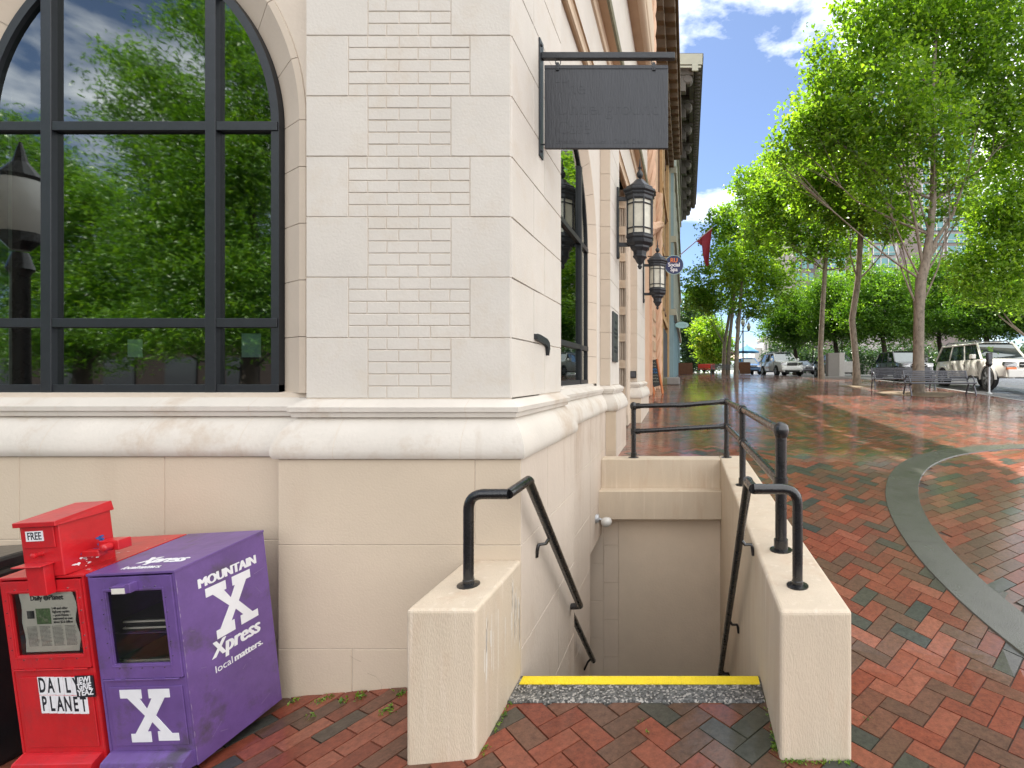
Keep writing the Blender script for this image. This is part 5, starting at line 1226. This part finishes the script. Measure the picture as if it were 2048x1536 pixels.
# ---------------------------------------------------------------- vehicles
def car(name, label, loc, rz, L, Wd, H, belt, hood, m, gh, wr=.35, nwin=3, hoodlen=1.0, rack=False, big=False, cat='car', lights='chrome'):
    """local x runs to the front bumper, origin under the middle; gh=(rear base,rear roof,front roof,front base) fractions of length"""
    t = thing(name, label, cat, loc, (0, 0, rz)); w = Wd/2; X0 = -L/2
    zb = .28 if not big else .42
    def top(u):
        pts = [(0, zb+.32), (.012, belt-.1), (.05, belt), (gh[3]-.02, belt+.02), (gh[3]+.04, hood), (.93, hood-.10), (.975, hood-.24), (1, zb+.30)]
        return np.interp(u, [p[0] for p in pts], [p[1] for p in pts])
    def wid(u): return w*np.interp(u, [0, .015, .06, .2, .8, .93, .975, 1], [.80, .88, .96, 1, 1, .96, .88, .76])
    us = [0, .008, .03, .06, .12, .2, .3, .4, .5, .6, .68, .75, .82, .88, .93, .96, .98, 1]
    b = MB(); R_ = []
    for u in us:
        ww, tz = float(wid(u)), float(top(u)); tz = max(tz, zb+.2); x = X0+u*L; sh = min(zb+.3, tz-.05)
        half = [(0, zb), (.86*ww, zb), (.97*ww, zb+.08), (ww, sh), (.985*ww, sh+(tz-sh)*.6), (.93*ww, tz-.02), (.8*ww, tz+.01), (.4*ww, tz+.03), (0, tz+.035)]
        R_.append([(x, y, z) for y, z in half]+[(x, -y, z) for y, z in half[-2:0:-1]])
    n = len(R_[0])
    b.add([p for r in R_ for p in r], [(i*n+k, i*n+(k+1) % n, (i+1)*n+(k+1) % n, (i+1)*n+k) for i in range(len(R_)-1) for k in range(n)]+[tuple(range(n)), tuple(range((len(R_)-1)*n, len(R_)*n))[::-1]])
    b.build('body', m, t, local=True, smooth=True)
    xb0, xr0, xr1, xb1 = [X0+f*L for f in gh]; wb, wr_ = w*.90, w*.74; zr = H-.06; zl = belt+.01
    def q(part, pts, mm): bb = MB(); bb.quad(*pts); return bb.build(part, mm, t, local=True)
    q('windscreen', [(xb1, -wb, zl), (xb1, wb, zl), (xr1, wr_, zr), (xr1, -wr_, zr)], 'carglass')
    q('rear_window', [(xb0, -wb, zl), (xb0, wb, zl), (xr0, wr_, zr), (xr0, -wr_, zr)], 'carglass')
    for s in (-1, 1):
        for k in range(nwin):
            a0, a1 = k/nwin+.015, (k+1)/nwin-.015
            q('side_window', [(xb0+(xb1-xb0)*a0, s*wb, zl), (xb0+(xb1-xb0)*a1, s*wb, zl), (xr0+(xr1-xr0)*a1, s*wr_, zr), (xr0+(xr1-xr0)*a0, s*wr_, zr)], 'carglass')
    for s in (-1, 1):
        b = MB()
        for k in range(nwin+1):
            a = k/nwin; p0 = Vector((xb0+(xb1-xb0)*a, s*(wb+.003), zl-.02)); p1 = Vector((xr0+(xr1-xr0)*a, s*(wr_+.003), zr)); r = .05 if k in (0, nwin) else .035
            b.tube([p0, p1], r, 6)
        b.tube([(xr0, s*wr_, zr), (xr1, s*wr_, zr)], .05, 6)
        b.build('pillars', m, t, local=True, smooth=True)
    b = MB(); e = .05
    pts = [(xr0-e, 1), (xr0+.3, 1.0), (xr1-.3, 1.0), (xr1+e, 1)]
    V = []
    for x, _ in pts: zz = zr+(.0 if x in (pts[0][0], pts[3][0]) else .04); V += [(x, -wr_-.02, zz-.01), (x, -wr_*.6, zz+.03), (x, wr_*.6, zz+.03), (x, wr_+.02, zz-.01)]
    b.add(V, [(i*4+j, i*4+j+1, (i+1)*4+j+1, (i+1)*4+j) for i in range(3) for j in range(3)]); b.build('roof', m, t, local=True, smooth=True)
    if rack:
        for s in (-1, 1): b = MB(); b.tube([(xr0+.1, s*wr_*.9, zr+.04), (xr0+.3, s*wr_*.9, zr+.13), (xr1-.3, s*wr_*.9, zr+.13), (xr1-.1, s*wr_*.9, zr+.04)], .03, 6); b.build('roof_rail', 'black', t, local=True)
        for x in (xr0+.6, xr1-.6): b = MB(); b.tube([(x, -wr_*.9, zr+.13), (x, wr_*.9, zr+.13)], .022, 6); b.build('crossbar', 'black', t, local=True)
    wx = (X0+L*.185, X0+L*.815)
    for x in wx:
        for s in (-1, 1):
            b = MB(); b.lathe((x, s*(w-.02), wr), [(wr+.07, -.06*s), (wr+.07, .024*s)], 24, 'y'); b.build('wheel_arch', 'tyre', t, local=True)
            if big: b = MB(); b.tube([(x+(wr+.09)*math.cos(a), s*(w+.01), wr+(wr+.09)*math.sin(a)) for a in np.linspace(-.1, PI+.1, 16)], .05, 6); b.build('fender_flare', m, t, local=True, smooth=True)
            b = MB(); b.lathe((x, s*(w-.19), wr), [(wr*.9, -.02*s), (wr, .02*s), (wr, .2*s), (wr*.94, .225*s), (wr*.66, .226*s)], 26, 'y'); wh = b.build('wheel', 'tyre', t, local=True, smooth=True)
            b = MB(); y = s*(w+.038)
            for k in range(6):
                a = k*PI/3; d = Vector((math.cos(a), 0, math.sin(a))); e_ = Vector((-math.sin(a), 0, math.cos(a))); c = Vector((x, y, wr)); b.quad(c+e_*.03, c-e_*.03, c+d*wr*.64-e_*.06, c+d*wr*.64+e_*.06)
            b.lathe((x, s*(w+.02), wr), [(wr*.67, 0), (wr*.67, .014*s), (wr*.60, .016*s), (wr*.60, 0)], 22, 'y'); b.build('rim', 'rim', wh, local=True)
    xf = X0+L
    for s in (-1, 1):
        b = MB(); b.prism([(s*w*.52, hood-.30), (s*w*.50, hood-.16), (s*w*.88, hood-.12), (s*w*.90, hood-.27)], lambda a, c, d: Vector((xf-.155*(abs(a)/w)**3*1.2+d, a, c)), -.16, .012-.0); b.build('headlight', lights, t, local=True, bevel=.01)
        if big: b = MB(); b.box(xf-.10, xf-.01, min(s*w*.52, s*w*.88), max(s*w*.52, s*w*.88), hood-.42, hood-.33); b.build('turn_light', 'amber', t, local=True, bevel=.01)
        b = MB(); b.lathe((xf-.04, s*w*.66, zb+.14), [(.07, -.02), (.07, .03)], 12, 'x'); b.build('fog_light', 'chrome', t, local=True)
        b = MB(); b.box(xb1-.42, xb1-.18, min(s*(w+.02), s*(w+.2)), max(s*(w+.02), s*(w+.2)), belt+.03, belt+.22); b.build('mirror', m, t, local=True, bevel=.03)
        for k in range(2): b = MB(); x = xb1-1.05-k*1.0; b.box(x-.2, x, min(s*(w-.01), s*(w+.03)), max(s*(w-.01), s*(w+.03)), belt-.2, belt-.16); b.build('door_handle', m, t, local=True, bevel=.008)
        dl = MB()
        for x in (xb1-.12, xb1-1.12, xb1-2.1): dl.box(x, x+.008, min(s*(w-.02), s*(w+.003)), max(s*(w-.02), s*(w+.003)), zb+.15, belt-.08)
        dl.build('door_seam', 'tyre', t, local=True)
    b = MB(); b.box(xf-.05, xf+.015, -w*.42, w*.42, hood-.34, hood-.13)
    b.build('grille', 'tyre', t, local=True, bevel=.02)
    b = MB(); b.box(xf+.012, xf+.022, -w*.42, w*.42, hood-.245, hood-.225); b.box(xf+.01, xf+.02, -w*.42, w*.42, hood-.14, hood-.125); b.build('grille_bar', 'chrome' if not big else m, t, local=True)
    b = MB(); b.box(xf-.16, xf+.03, -w*.86, w*.86, zb+.12 if not big else zb+.02, zb+.26 if not big else zb+.34); b.build('bumper', m, t, local=True, bevel=.04)
    b = MB(); b.box(xf-.1, xf+.02, -w*.6, w*.6, zb-.0, zb+.12); b.build('air_intake', 'tyre', t, local=True, bevel=.01)
    return t
def carat(pxf, Yf, Ls, hdg, dz=-.1):
    """front centre at pixel column pxf, depth Yf; hdg angle of the rear-to-front axis"""
    xf = (pxf-U0)*Yf/F; c = Vector((xf, Yf))-Vector((math.cos(hdg), math.sin(hdg)))*Ls/2
    return (c.x, c.y, gz(c.x, c.y)+dz)
h1 = rad(-90)
car('large_suv', 'cream full size off road wagon with roof rack parked nearest, behind the parking meter', carat(2062, 18.7, 5.5, h1, -.06), h1, 5.5, 2.0, 1.92, 1.18, 1.17, 'carcream', (.03, .09, .60, .71), .42, 3, rack=True, big=True)
car('parked_car', 'grey crossover parked behind the thick plane tree trunk', carat(1838, 27.3, 4.6, rad(-92), -.06), rad(-92), 4.6, 1.85, 1.68, 1.02, 1.02, 'cargrey', (.03, .13, .58, .73), .36, 3)
car('parked_car', 'charcoal hatchback half hidden behind the utility cabinet', carat(1697, 32.4, 4.3, rad(-84), -.08), rad(-84), 4.3, 1.78, 1.58, .98, .98, 'cardark', (.03, .14, .56, .74), .33, 3)
car('parked_suv', 'white crossover with black roof rails facing the camera', carat(1585, 37.0, 4.9, rad(-80), -.06), rad(-80), 4.9, 1.93, 1.80, 1.12, 1.12, 'carwhite', (.03, .11, .58, .73), .37, 3, rack=True)
car('parked_car', 'small dark car between the white crossover and the charcoal hatchback', carat(1618, 50, 4.3, rad(-78), -.08), rad(-78), 4.3, 1.78, 1.48, .95, .92, 'cardark', (.08, .22, .56, .76), .32, 2)
car('parked_car', 'bright blue car behind the white crossover', carat(1507, 47, 4.2, rad(-82), -.05), rad(-82), 4.2, 1.75, 1.6, 1.0, .98, 'carblue', (.04, .14, .56, .74), .33, 2)
for o in C.objects:
    if o.parent is None and o.name.startswith(('parked_', 'large_suv')): o['group'] = 'cars parked along the kerb'
    if o.parent is None and o.name.startswith('street_lamp'): o['group'] = 'black street lamps with white globes'
    if o.parent is None and o.name.startswith('umbrella'): o['group'] = 'cafe umbrellas'
    if o.parent is None and o.name.startswith('planter'): o['group'] = 'rusty planter boxes'

# ---------------------------------------------------------------- trees
def leaves(rng, cen, size, aspect=.75, droop=.0, up=.6):
    """bent four-cornered leaves at the given centres"""
    n = len(cen); nrm = rng.normal(0, 1, (n, 3)); nrm[:, 2] = np.abs(nrm[:, 2])+up; nrm /= np.linalg.norm(nrm, axis=1)[:, None]
    a = rng.normal(0, 1, (n, 3)); a[:, 2] -= droop; a -= nrm*(a*nrm).sum(1)[:, None]; a /= np.linalg.norm(a, axis=1)[:, None]
    b = np.cross(nrm, a); s = size*rng.uniform(.6, 1.25, n)[:, None]; w = s*aspect
    fold = nrm*s*.18
    V = np.stack([cen-a*s*.5, cen+b*w*.5+fold-a*s*.05, cen+a*s*.55, cen-b*w*.5+fold-a*s*.05], 1).reshape(-1, 3)
    return V
def tree(name, label, base, trunk, clumps, nleaf, lsize, lm='leaf', bm='bark', group=None, seed=1, aspect=.75, droop=0, per=16, sig=.26, cat='tree', limbs=True, up=.6, sub=7, vmin=0, vmax=1, spread=1.15):
    """trunk: [(x,y,z,r)...] ; clumps: [(x,y,z,rx,ry,rz)...] leaf sprays gather round twigs inside each clump"""
    rng = np.random.default_rng(seed); t = thing(name, label, cat, base, (0, 0, 0), group)
    b = MB(); b.tube([p[:3] for p in trunk], [p[3] for p in trunk], 12)
    vol = np.array([c[3]*c[4]*c[5] for c in clumps])**.8; vol /= vol.sum(); T = [Vector(p[:3]) for p in trunk]; R = [p[3] for p in trunk]
    allv = []; val = []
    cc = np.array([c[:3] for c in clumps])
    for c, f in zip(clumps, vol):
        n = int(nleaf*f); nt_w = max(3, n//per); C0 = Vector(c[:3])
        d = rng.normal(0, 1, (nt_w, 3)); d /= np.linalg.norm(d, axis=1)[:, None]; r = rng.uniform(.05, 1, nt_w)**(1/2.6)*spread
        tw = np.array(c[:3])+d*r[:, None]*np.array(c[3:6])
        # uneven outline, and some sprays filling in towards the neighbouring boughs
        lob = 1+.3*np.sin(d[:, 0]*5+seed)*np.cos(d[:, 2]*4+seed*2+d[:, 1]*3); tw = np.array(c[:3])+(tw-np.array(c[:3]))*lob[:, None]
        nb = np.argsort(np.linalg.norm(cc-np.array(c[:3]), axis=1))[1:4]
        if len(nb):
            mv = rng.random(nt_w) < .22; tgt = cc[rng.choice(nb, nt_w)]; tw[mv] += (tgt[mv]-np.array(c[:3]))*rng.uniform(.2, .8, (mv.sum(), 1))
        tone = np.clip(rng.normal(.5, .24, nt_w), 0, 1)
        k = np.repeat(np.arange(nt_w), per); dirs = rng.normal(0, 1, (nt_w, 3)); dirs[:, 2] *= .45; dirs /= np.linalg.norm(dirs, axis=1)[:, None]
        off = rng.normal(0, sig*.5, (len(k), 3))+dirs[k]*rng.uniform(-1, 1, len(k))[:, None]*sig*1.9
        off[:, 2] *= .75; cen = tw[k]+off
        allv.append(leaves(rng, cen, lsize, aspect, droop, up)); val.append(np.clip(tone[k]*(vmax-vmin)+vmin+rng.normal(0, .12, len(k)), 0, 1))
        if limbs:
            # limb from the trunk, leaving it below the clump
            want = C0.z-.9*(C0-T[-1]).length*.5; i = min(range(1, len(T)), key=lambda q: abs(T[q].z-want)+.15*(T[q]-C0).length)
            p0 = T[i]; mid = p0.lerp(C0, .5)+Vector((rng.normal(0, .15), rng.normal(0, .15), -.08*(C0-p0).length)); r0 = min(R[i]*.42, .045)
            b.tube([p0, p0.lerp(mid, .5)+Vector((0, 0, -.05)), mid, mid.lerp(C0, .6), C0], [r0, r0*.8, r0*.6, r0*.42, r0*.25], 7)
            for q in rng.choice(nt_w, min(sub, nt_w), replace=False):
                s0 = mid.lerp(C0, float(rng.uniform(.1, 1))); e = Vector(tw[q]); b.tube([s0, s0.lerp(e, .5)+Vector((0, 0, .08)), e], [r0*.26, r0*.16, r0*.06], 5)
    bo = b.build('trunk', bm, t, smooth=True)
    V = np.concatenate(allv)-np.array(base); n = len(V)//4; Q = np.arange(n*4).reshape(-1, 4)
    np_mesh('crown', V, Q, np.concatenate(val), lm, t)
    return t
def W3(px, py, Y): p = P(px, py, Y); return (p.x, p.y, p.z)
def clp(l, Y, dep=.8):
    out = []
    for e in l:
        px, py, rx, ry = e[:4]; dy = e[4] if len(e) > 4 else 0; y = Y+dy; p = P(px, py, y); a, c = rx*y/F, ry*y/F; out.append((p.x, p.y, p.z, a, (a+c)/2*dep, c))
    return out
def tr(l, Y): return [(*W3(px, py, Y), r) for px, py, r in l]
b1 = at(1838, 17.8)
tree('plane_tree', 'big pale barked plane tree behind the nearest bench, crown filling the upper right', b1,
     [(b1[0], b1[1], b1[2]-.1, .30), (b1[0]-.02, b1[1], b1[2]+.12, .215)]+tr([(1837, 700, .185), (1838, 620, .18), (1842, 560, .19), (1850, 530, .17), (1860, 470, .13), (1866, 400, .12), (1868, 300, .10), (1866, 180, .08), (1872, 60, .05), (1880, -60, .03)], 17.8),
     clp([(1775, 60, 90, 70), (1730, 130, 80, 65), (1680, 200, 75, 65), (1790, 180, 85, 70, -1), (1640, 130, 38, 50), (1625, 230, 55, 55), (1890, 110, 90, 80, 1), (1980, 60, 90, 80), (1960, 190, 80, 70), (1700, 300, 75, 60, .5), (1790, 290, 80, 60), (1870, 250, 75, 65, -1), (2040, 160, 70, 90), (1960, 290, 60, 55, 1), (1900, 350, 55, 40), (1760, 380, 60, 45), (1900, -40, 120, 60), (2050, -10, 90, 70), (1730, 20, 60, 50), (1585, 280, 45, 45), (1830, 20, 80, 60), (1560, 330, 40, 35), (2040, 250, 60, 60), (1650, 260, 70, 60), (1850, 170, 70, 60, 1), (1770, 440, 45, 32, .5), (1905, 420, 40, 30), (1800, 470, 30, 22, 1), (1945, 390, 45, 35, 1)], 17.8), 44000, .17, seed=3, group='plane trees along the pavement', per=11, sig=.27, sub=9)
# the two long forks of the big tree are limbs of its own trunk mesh
b = MB(); b.tube([p[:3] for p in tr([(1848, 545, 0), (1830, 440, 0), (1815, 370, 0), (1780, 290, 0), (1740, 200, 0), (1720, 120, 0)], 17.8)], [.07, .05, .04, .03, .022, .015], 8)
b.tube([p[:3] for p in tr([(1850, 540, 0), (1872, 480, 0), (1905, 430, 0), (1930, 360, 0), (1950, 270, 0), (1990, 180, 0)], 17.8)], [.09, .075, .06, .045, .03, .02], 8)
b.build('fork', 'bark', [o for o in C.objects if o.name == 'plane_tree'][0], smooth=True)
b1 = at(1714, 21.5)
tree('plane_tree', 'slim plane tree between the big trunk and the utility cabinet', b1, [(b1[0], b1[1], b1[2]-.1, .2)]+tr([(1712, 720, .14), (1704, 640, .135), (1716, 560, .13), (1722, 460, .12), (1722, 380, .1), (1718, 300, .07), (1700, 200, .04)], 21.5),
     clp([(1670, 330, 70, 55), (1730, 400, 70, 50), (1650, 400, 60, 45), (1790, 440, 60, 45), (1700, 450, 50, 30), (1600, 360, 50, 50), (1740, 300, 70, 50), (1690, 260, 60, 50)], 21.5), 15000, .18, seed=5, group='plane trees along the pavement')
b1 = at(1643, 28.5)
tree('plane_tree', 'slim plane tree standing right beside the utility cabinet', b1, [(b1[0], b1[1], b1[2]-.1, .2)]+tr([(1641, 700, .15), (1645, 620, .14), (1650, 540, .13), (1655, 480, .1), (1660, 400, .06)], 28.5),
     clp([(1570, 400, 50, 50), (1620, 440, 60, 45), (1550, 460, 50, 45), (1680, 470, 50, 40), (1610, 500, 55, 35), (1560, 350, 45, 40), (1640, 360, 60, 50), (1520, 400, 40, 40), (1700, 520, 40, 30)], 28.5), 14000, .20, seed=8, group='plane trees along the pavement')
for i, (px, Y, lean, lb) in enumerate(((1447, 46, 22, 'leftmost slim trunk of the far tree group behind the far bench'), (1456, 44, 16, 'middle slim trunk of the far tree group behind the far bench'), (1472, 38, 12, 'pale slim trunk in front of the far bench, nearest of its group'))):
    b1 = at(px, Y)
    tree('plane_tree', lb, b1, [(b1[0], b1[1], b1[2]-.1, .2)]+tr([(px+2, 690, .16), (px+lean*.6, 620, .13), (px+lean, 560, .11), (px+lean+4, 480, .08), (px+lean+8, 400, .04)], Y),
         clp([[(1405, 560, 42, 38), (1395, 595, 30, 22), (1440, 600, 50, 32), (1455, 500, 40, 40), (1415, 610, 35, 22)], [(1480, 440, 45, 45), (1500, 560, 50, 40), (1440, 450, 32, 34), (1520, 500, 40, 40)], [(1530, 460, 45, 50), (1550, 560, 45, 38), (1500, 370, 34, 34), (1470, 530, 45, 40), (1505, 620, 40, 22), (1565, 390, 36, 40), (1540, 330, 25, 25)]][i], Y), [7500, 9500, 14000][i], .25, seed=20+i, group='plane trees along the pavement', sig=.34)
b1 = (14.6, 20.5, gz(14, 20.5))
tree('plane_tree', 'bright leafed tree at the right edge over the cream vehicle', b1, [(b1[0], b1[1], b1[2], .2), (14.5, 20.5, 3, .16), (14.3, 20.5, 6, .12), (14.0, 20.5, 9, .06)],
     clp([(2010, 520, 70, 50), (1965, 570, 50, 32), (2045, 440, 70, 60), (2040, 600, 45, 30), (1930, 530, 30, 25), (2030, 330, 60, 60), (1985, 440, 45, 40)], 19.5), 15000, .17, seed=31, group='plane trees along the pavement', vmin=.25, limbs=True)
dn = [(1590, 640, 70, 66, 46, 'roundest dense green tree at the left end of the row across the street'), (1672, 618, 84, 84, 42, 'dense green tree behind the two slim trunks, across the street'), (1768, 612, 95, 90, 38, 'dense bright green tree left of the thick trunk, across the street'), (1880, 600, 90, 95, 40, 'dense green tree right of the thick trunk, across the street'), (1975, 615, 95, 78, 36, 'dense dark tree above the cream vehicle, across the street'), (2085, 600, 80, 85, 34, 'dense tree cut by the right edge, across the street')]
for i, (px, py, rx, ry, Y, lb) in enumerate(dn):
    x, y, z = W3(px, 735, Y); z = gz(x, y)-.1
    cl = [(px, py, rx*.7, ry*.7), (px-rx*.5, py+ry*.25, rx*.5, ry*.45), (px+rx*.5, py+ry*.3, rx*.5, ry*.45), (px-rx*.25, py-ry*.5, rx*.45, ry*.4), (px+rx*.3, py-ry*.4, rx*.45, ry*.4), (px, py+ry*.45, rx*.7, ry*.35)]
    tree('street_tree', lb, (x, y, z), [(x, y, z, .25), (x+.1, y, z+1.6, .2), (x-.1, y, z+3, .16), (x, y, P(px, py, Y).z, .06)], clp(cl, Y, 1.0), 24000, .23, 'leafdark', 'barkdark', 'dense street trees across the road', 40+i, aspect=.5, per=18, sig=.32, sub=4, vmin=.05+.08*(i % 3))
for nm, lb, px, py, rx, ry, Y, lm, k, ls in (('evergreen_tree', 'dark bluish tree closing the view beside the blue front', 1385, 670, 34, 80, 66, 'leafblue', 14000, .35), ('young_tree', 'yellow green young tree left of the far slim trunks', 1424, 685, 42, 58, 56, 'leafyellow', 13000, .26), ('evergreen_tree', 'dark low tree behind the red chair', 1408, 725, 24, 20, 75, 'leafblue', 2500, .35), ('young_tree', 'light green bush between the white crossover and the dark car', 1603, 706, 14, 14, 60, 'leafyellow', 1500, .2), ('young_tree', 'pale green tree high behind the yellow green one', 1395, 610, 30, 40, 90, 'leafdark', 6000, .4)):
    x, y, z = W3(px, 740, Y); z = gz(x, y)
    tree(nm, lb, (x, y, z), [(x, y, z, .2), (x+.1, y, z+2, .14), (x, y, z+4, .05)], clp([(px, py, rx*.8, ry*.8), (px-rx*.3, py-ry*.3, rx*.6, ry*.5), (px+rx*.3, py+ry*.3, rx*.6, ry*.5)], Y, 1), k, ls, lm, 'barkdark', None, px, sig=.4, sub=3)
x, y, z = W3(1800, 735, 58); z = gz(x, y)
tree('shrubbery', 'dark shrubs growing under the dense street trees behind the parked cars', (x, y, z), [(x, y, z, .1), (x, y, z+1, .08), (x, y, z+2, .03)], clp([(1560+k*42, 712+(k % 3)*5, 34, 24+5*(k % 2), (k % 4)*1.5) for k in range(14)], 56, 1), 22000, .3, 'leafblue', 'barkdark', None, 77, cat='shrubs', limbs=False, sig=.4, vmax=.7)
# willow oaks standing behind the camera, seen only as reflections in the glass
def refl(l, D, dep=.8):
    out = []
    for px, py, rx, ry in l:
        x = (px-U0)*D/F; z = CZ-(py-V0)*D/F; out.append((x, 6.69-D, z, rx*D/F, (rx+ry)/2*D/F*dep, ry*D/F))
    return out
for i, (px, D, lb, cl) in enumerate(((500, 15, 'feathery willow oak mirrored in the right half of the front window', [(520, 320, 90, 90), (430, 400, 100, 80), (340, 330, 70, 60), (540, 180, 60, 80), (400, 240, 60, 60), (330, 180, 40, 60), (250, 130, 30, 40), (420, 520, 110, 80), (540, 540, 70, 80), (320, 460, 80, 60), (480, 90, 50, 60), (400, 40, 40, 60), (560, 640, 60, 60), (250, 240, 40, 35), (440, 640, 110, 70), (300, 660, 70, 50)]), (170, 16, 'feathery willow oak mirrored in the left half of the front window', [(180, 420, 100, 70), (80, 360, 80, 60), (240, 540, 90, 60), (60, 500, 80, 80), (160, 600, 120, 40), (30, 260, 50, 30), (300, 620, 80, 30), (120, 680, 130, 60)]), (-250, 15, 'feathery willow oak beyond the left edge, mirrored at an angle', [(-150, 380, 120, 120), (-300, 350, 130, 130), (-200, 520, 130, 90), (-80, 250, 60, 50)]))):
    x = (px-U0)*D/F; y = 6.69-D; z = gz(x, y)
    tree('willow_oak', lb, (x, y, z), [(x, y, z, .28), (x, y, z+2.5, .22), (x+.2, y, z+5, .15), (x+.1, y, z+8, .07)], refl(cl, D), [80000, 50000, 20000][i], .19, 'leafoak', 'barkdark', 'willow oaks across the side street', 60+i, aspect=.26, droop=.5, per=20, sig=.34, sub=8, up=.2)

# ---------------------------------------------------------------- tower and far buildings
tw_ = thing('hotel_tower', 'tall taupe and cream tower with teal glass bays rising behind the trees', 'building', (44, 122, 0))
Yt = 120
def tx(px): return (px-U0)*Yt/F
def tz(py): return CZ-(py-V0)*Yt/F
b = MB(); b.box(tx(1640), tx(1955), Yt, Yt+30, -1, tz(150)); b.build('wall', 'cream', tw_)
b = MB(); b.box(tx(1592), tx(1640), Yt+3, Yt+30, -1, tz(290)); b.box(tx(1640), tx(1700), Yt-.3, Yt+.2, -1, tz(440)); b.box(tx(1840), tx(1955), Yt-.35, Yt+.2, -1, tz(480)); b.box(tx(1800), tx(1838), Yt-.3, Yt+.2, -1, tz(150)); b.build('dark_panel', 'towerbrown', tw_)
cols = [(1646, 1690), (1700, 1735), (1745, 1790), (1842, 1885), (1892, 1950)]
for r in range(17):
    py = 560-r*24.5
    for (a, c) in cols:
        wdt = c-a
        f = MB(); f.box(tx(a), tx(c), Yt-.5, Yt-.36, tz(py), tz(py-18)); o = f.build('window', 'towerglass', tw_)
        mu = MB()
        for k in range(4): x = tx(a+wdt*k/3); mu.box(x-.12, x+.12, Yt-.62, Yt-.5, tz(py), tz(py-18))
        mu.box(tx(a), tx(c), Yt-.6, Yt-.5, tz(py-6), tz(py-5)); mu.build('mullion', 'farwhite', o)
b = MB()
for r in range(12):
    for k in range(3): b.box(tx(1596+k*14), tx(1605+k*14), Yt+2.8, Yt+3, tz(580-r*24), tz(565-r*24))
b.build('side_glazing', 'towerglass', tw_)
fb = thing('white_building', 'small white building far off above the white crossover', 'building', (tx(1540), 110, 0))
Yf = 110; fx = lambda px: (px-U0)*Yf/F; fz = lambda py: CZ-(py-V0)*Yf/F
b = MB(); b.box(fx(1527), fx(1600), Yf, Yf+10, -1, fz(676)); b.box(fx(1512), fx(1527), Yf+2, Yf+10, -1, fz(694)); b.build('wall', 'farwhite', fb)
b = MB(); b.box(fx(1525), fx(1602), Yf-.5, Yf+10.5, fz(678), fz(673)); b.build('cornice', 'farwhite', fb)
for k in range(6):
    for r in range(2): b = MB(); b.box(fx(1531+k*7), fx(1534+k*7), Yf-.1, Yf+.05, fz(700+r*18), fz(688+r*18)); b.build('window', 'cargrey', fb)
sb_ = thing('low_pale_building', 'long pale building seen in the gaps under the dense trees', 'building', (26, 70, 0))
b = MB(); b.box(16, 60, 70, 82, -1, 4.2); b.build('wall', 'cabgrey', sb_)
for k in range(14): b = MB(); b.box(17+k*3, 18.6+k*3, 69.9, 70.05, 1, 3.2); b.build('window', 'cargrey', sb_)
ob_ = thing('brick_block', 'low brick block across the side street, mirrored behind the oaks', 'building', (-18, -22, 0))
b = MB(); b.box(-60, 20, -36, -26, -1, 4.5); b.build('wall', 'darkbrick', ob_)
for k in range(14): b = MB(); b.box(-50+k*4, -48+k*4, -26.05, -25.9, 1, 3); b.build('window', 'cargrey', ob_)

# ---------------------------------------------------------------- weeds, mulch, litter
def tuft(rng, pts, n, s, sp):
    c = []
    for p in pts: k = rng.integers(int(n*.4), n+1); c.append(np.array(p)+rng.normal(0, 1, (k, 3))*np.array([sp, sp, sp*.4])+np.array([0, 0, s*.3]))
    c = np.concatenate(c); return leaves(rng, c, s, .35, -.6, .1), len(c)
rng = np.random.default_rng(5)
pts = []
for px, py in ((640, 1405), (655, 1400), (690, 1402), (720, 1396), (800, 1392), (590, 1408), (775, 1425), (625, 1440), (985, 1418), (975, 1440), (965, 1470), (1282, 1445), (1295, 1465), (1140, 1400), (1345, 1400), (1533, 1400), (1535, 1425), (1545, 1470), (1560, 1500), (1570, 1505), (1690, 1500), (1640, 1505), (1735, 1440)):
    h = hit(px, py); pts.append((h.x, h.y, h.z))
for k in range(26): x = random.uniform(.45, .78); pts.append((x, 2.36, gz(x, 2.36)))
for k in range(14): y = random.uniform(2.4, 2.8); pts.append((-.99, y, gz(-.99, y)))
for k in range(12): y = random.uniform(2.4, 2.8); pts.append((.425, y, gz(.425, y)))
V, n = tuft(rng, pts[9:], 9, .018, .009); V2, n2 = tuft(rng, pts[:9], 26, .03, .017); V = np.concatenate([V, V2]); n += n2
wd = np_mesh('weeds', V, np.arange(n*4).reshape(-1, 4), rng.random(n), 'weed'); tag(wd, 'tiny weeds sprouting in the brick joints along the walls', 'weeds', kind='stuff')
for i, (px, Y, r, lb) in enumerate(((1838, 17.7, 1.35, 'mulched earth ring round the thick plane tree'), (1714, 21.4, .8, 'mulched earth ring round the slim plane tree'), )):
    x, y, z = at(px, Y); V = [(x, y, gz(x, y)+.05)]; n = 28
    for ring, (q, dz) in enumerate(((.5, .035), (1, .006))):
        for k in range(n): a = 2*PI*k/n; rr = r*q*(1+.12*math.sin(a*3+i)+.06*math.sin(a*7)); xx, yy = x+rr*math.cos(a), y+rr*math.sin(a)*.8; V.append((xx, yy, gz(xx, yy)+dz))
    b = MB(); b.add(V, [(0, 1+k, 1+(k+1) % n) for k in range(n)]+[(1+k, 1+n+k, 1+n+(k+1) % n, 1+(k+1) % n) for k in range(n)])
    tag(b.build('tree_pit', 'earth', smooth=True), lb, 'tree pit', kind='structure')
# litter of catkins and leaves on the wet pavement round the trees
c = []
for k in range(500):
    x, y = rng.normal(7.5, 2.2), rng.normal(16.5, 3.5)
    if x < kerbx(y)-.2 and 8 < y < 28: c.append((x, y, gz(x, y)+.008))
V = leaves(rng, np.array(c), .05, .5, 0, 3)
tag(np_mesh('leaf_litter', V, np.arange(len(c)*4).reshape(-1, 4), rng.random(len(c)), 'earth'), 'fallen leaves and seeds scattered on the bricks near the trees', 'leaf litter', kind='stuff')
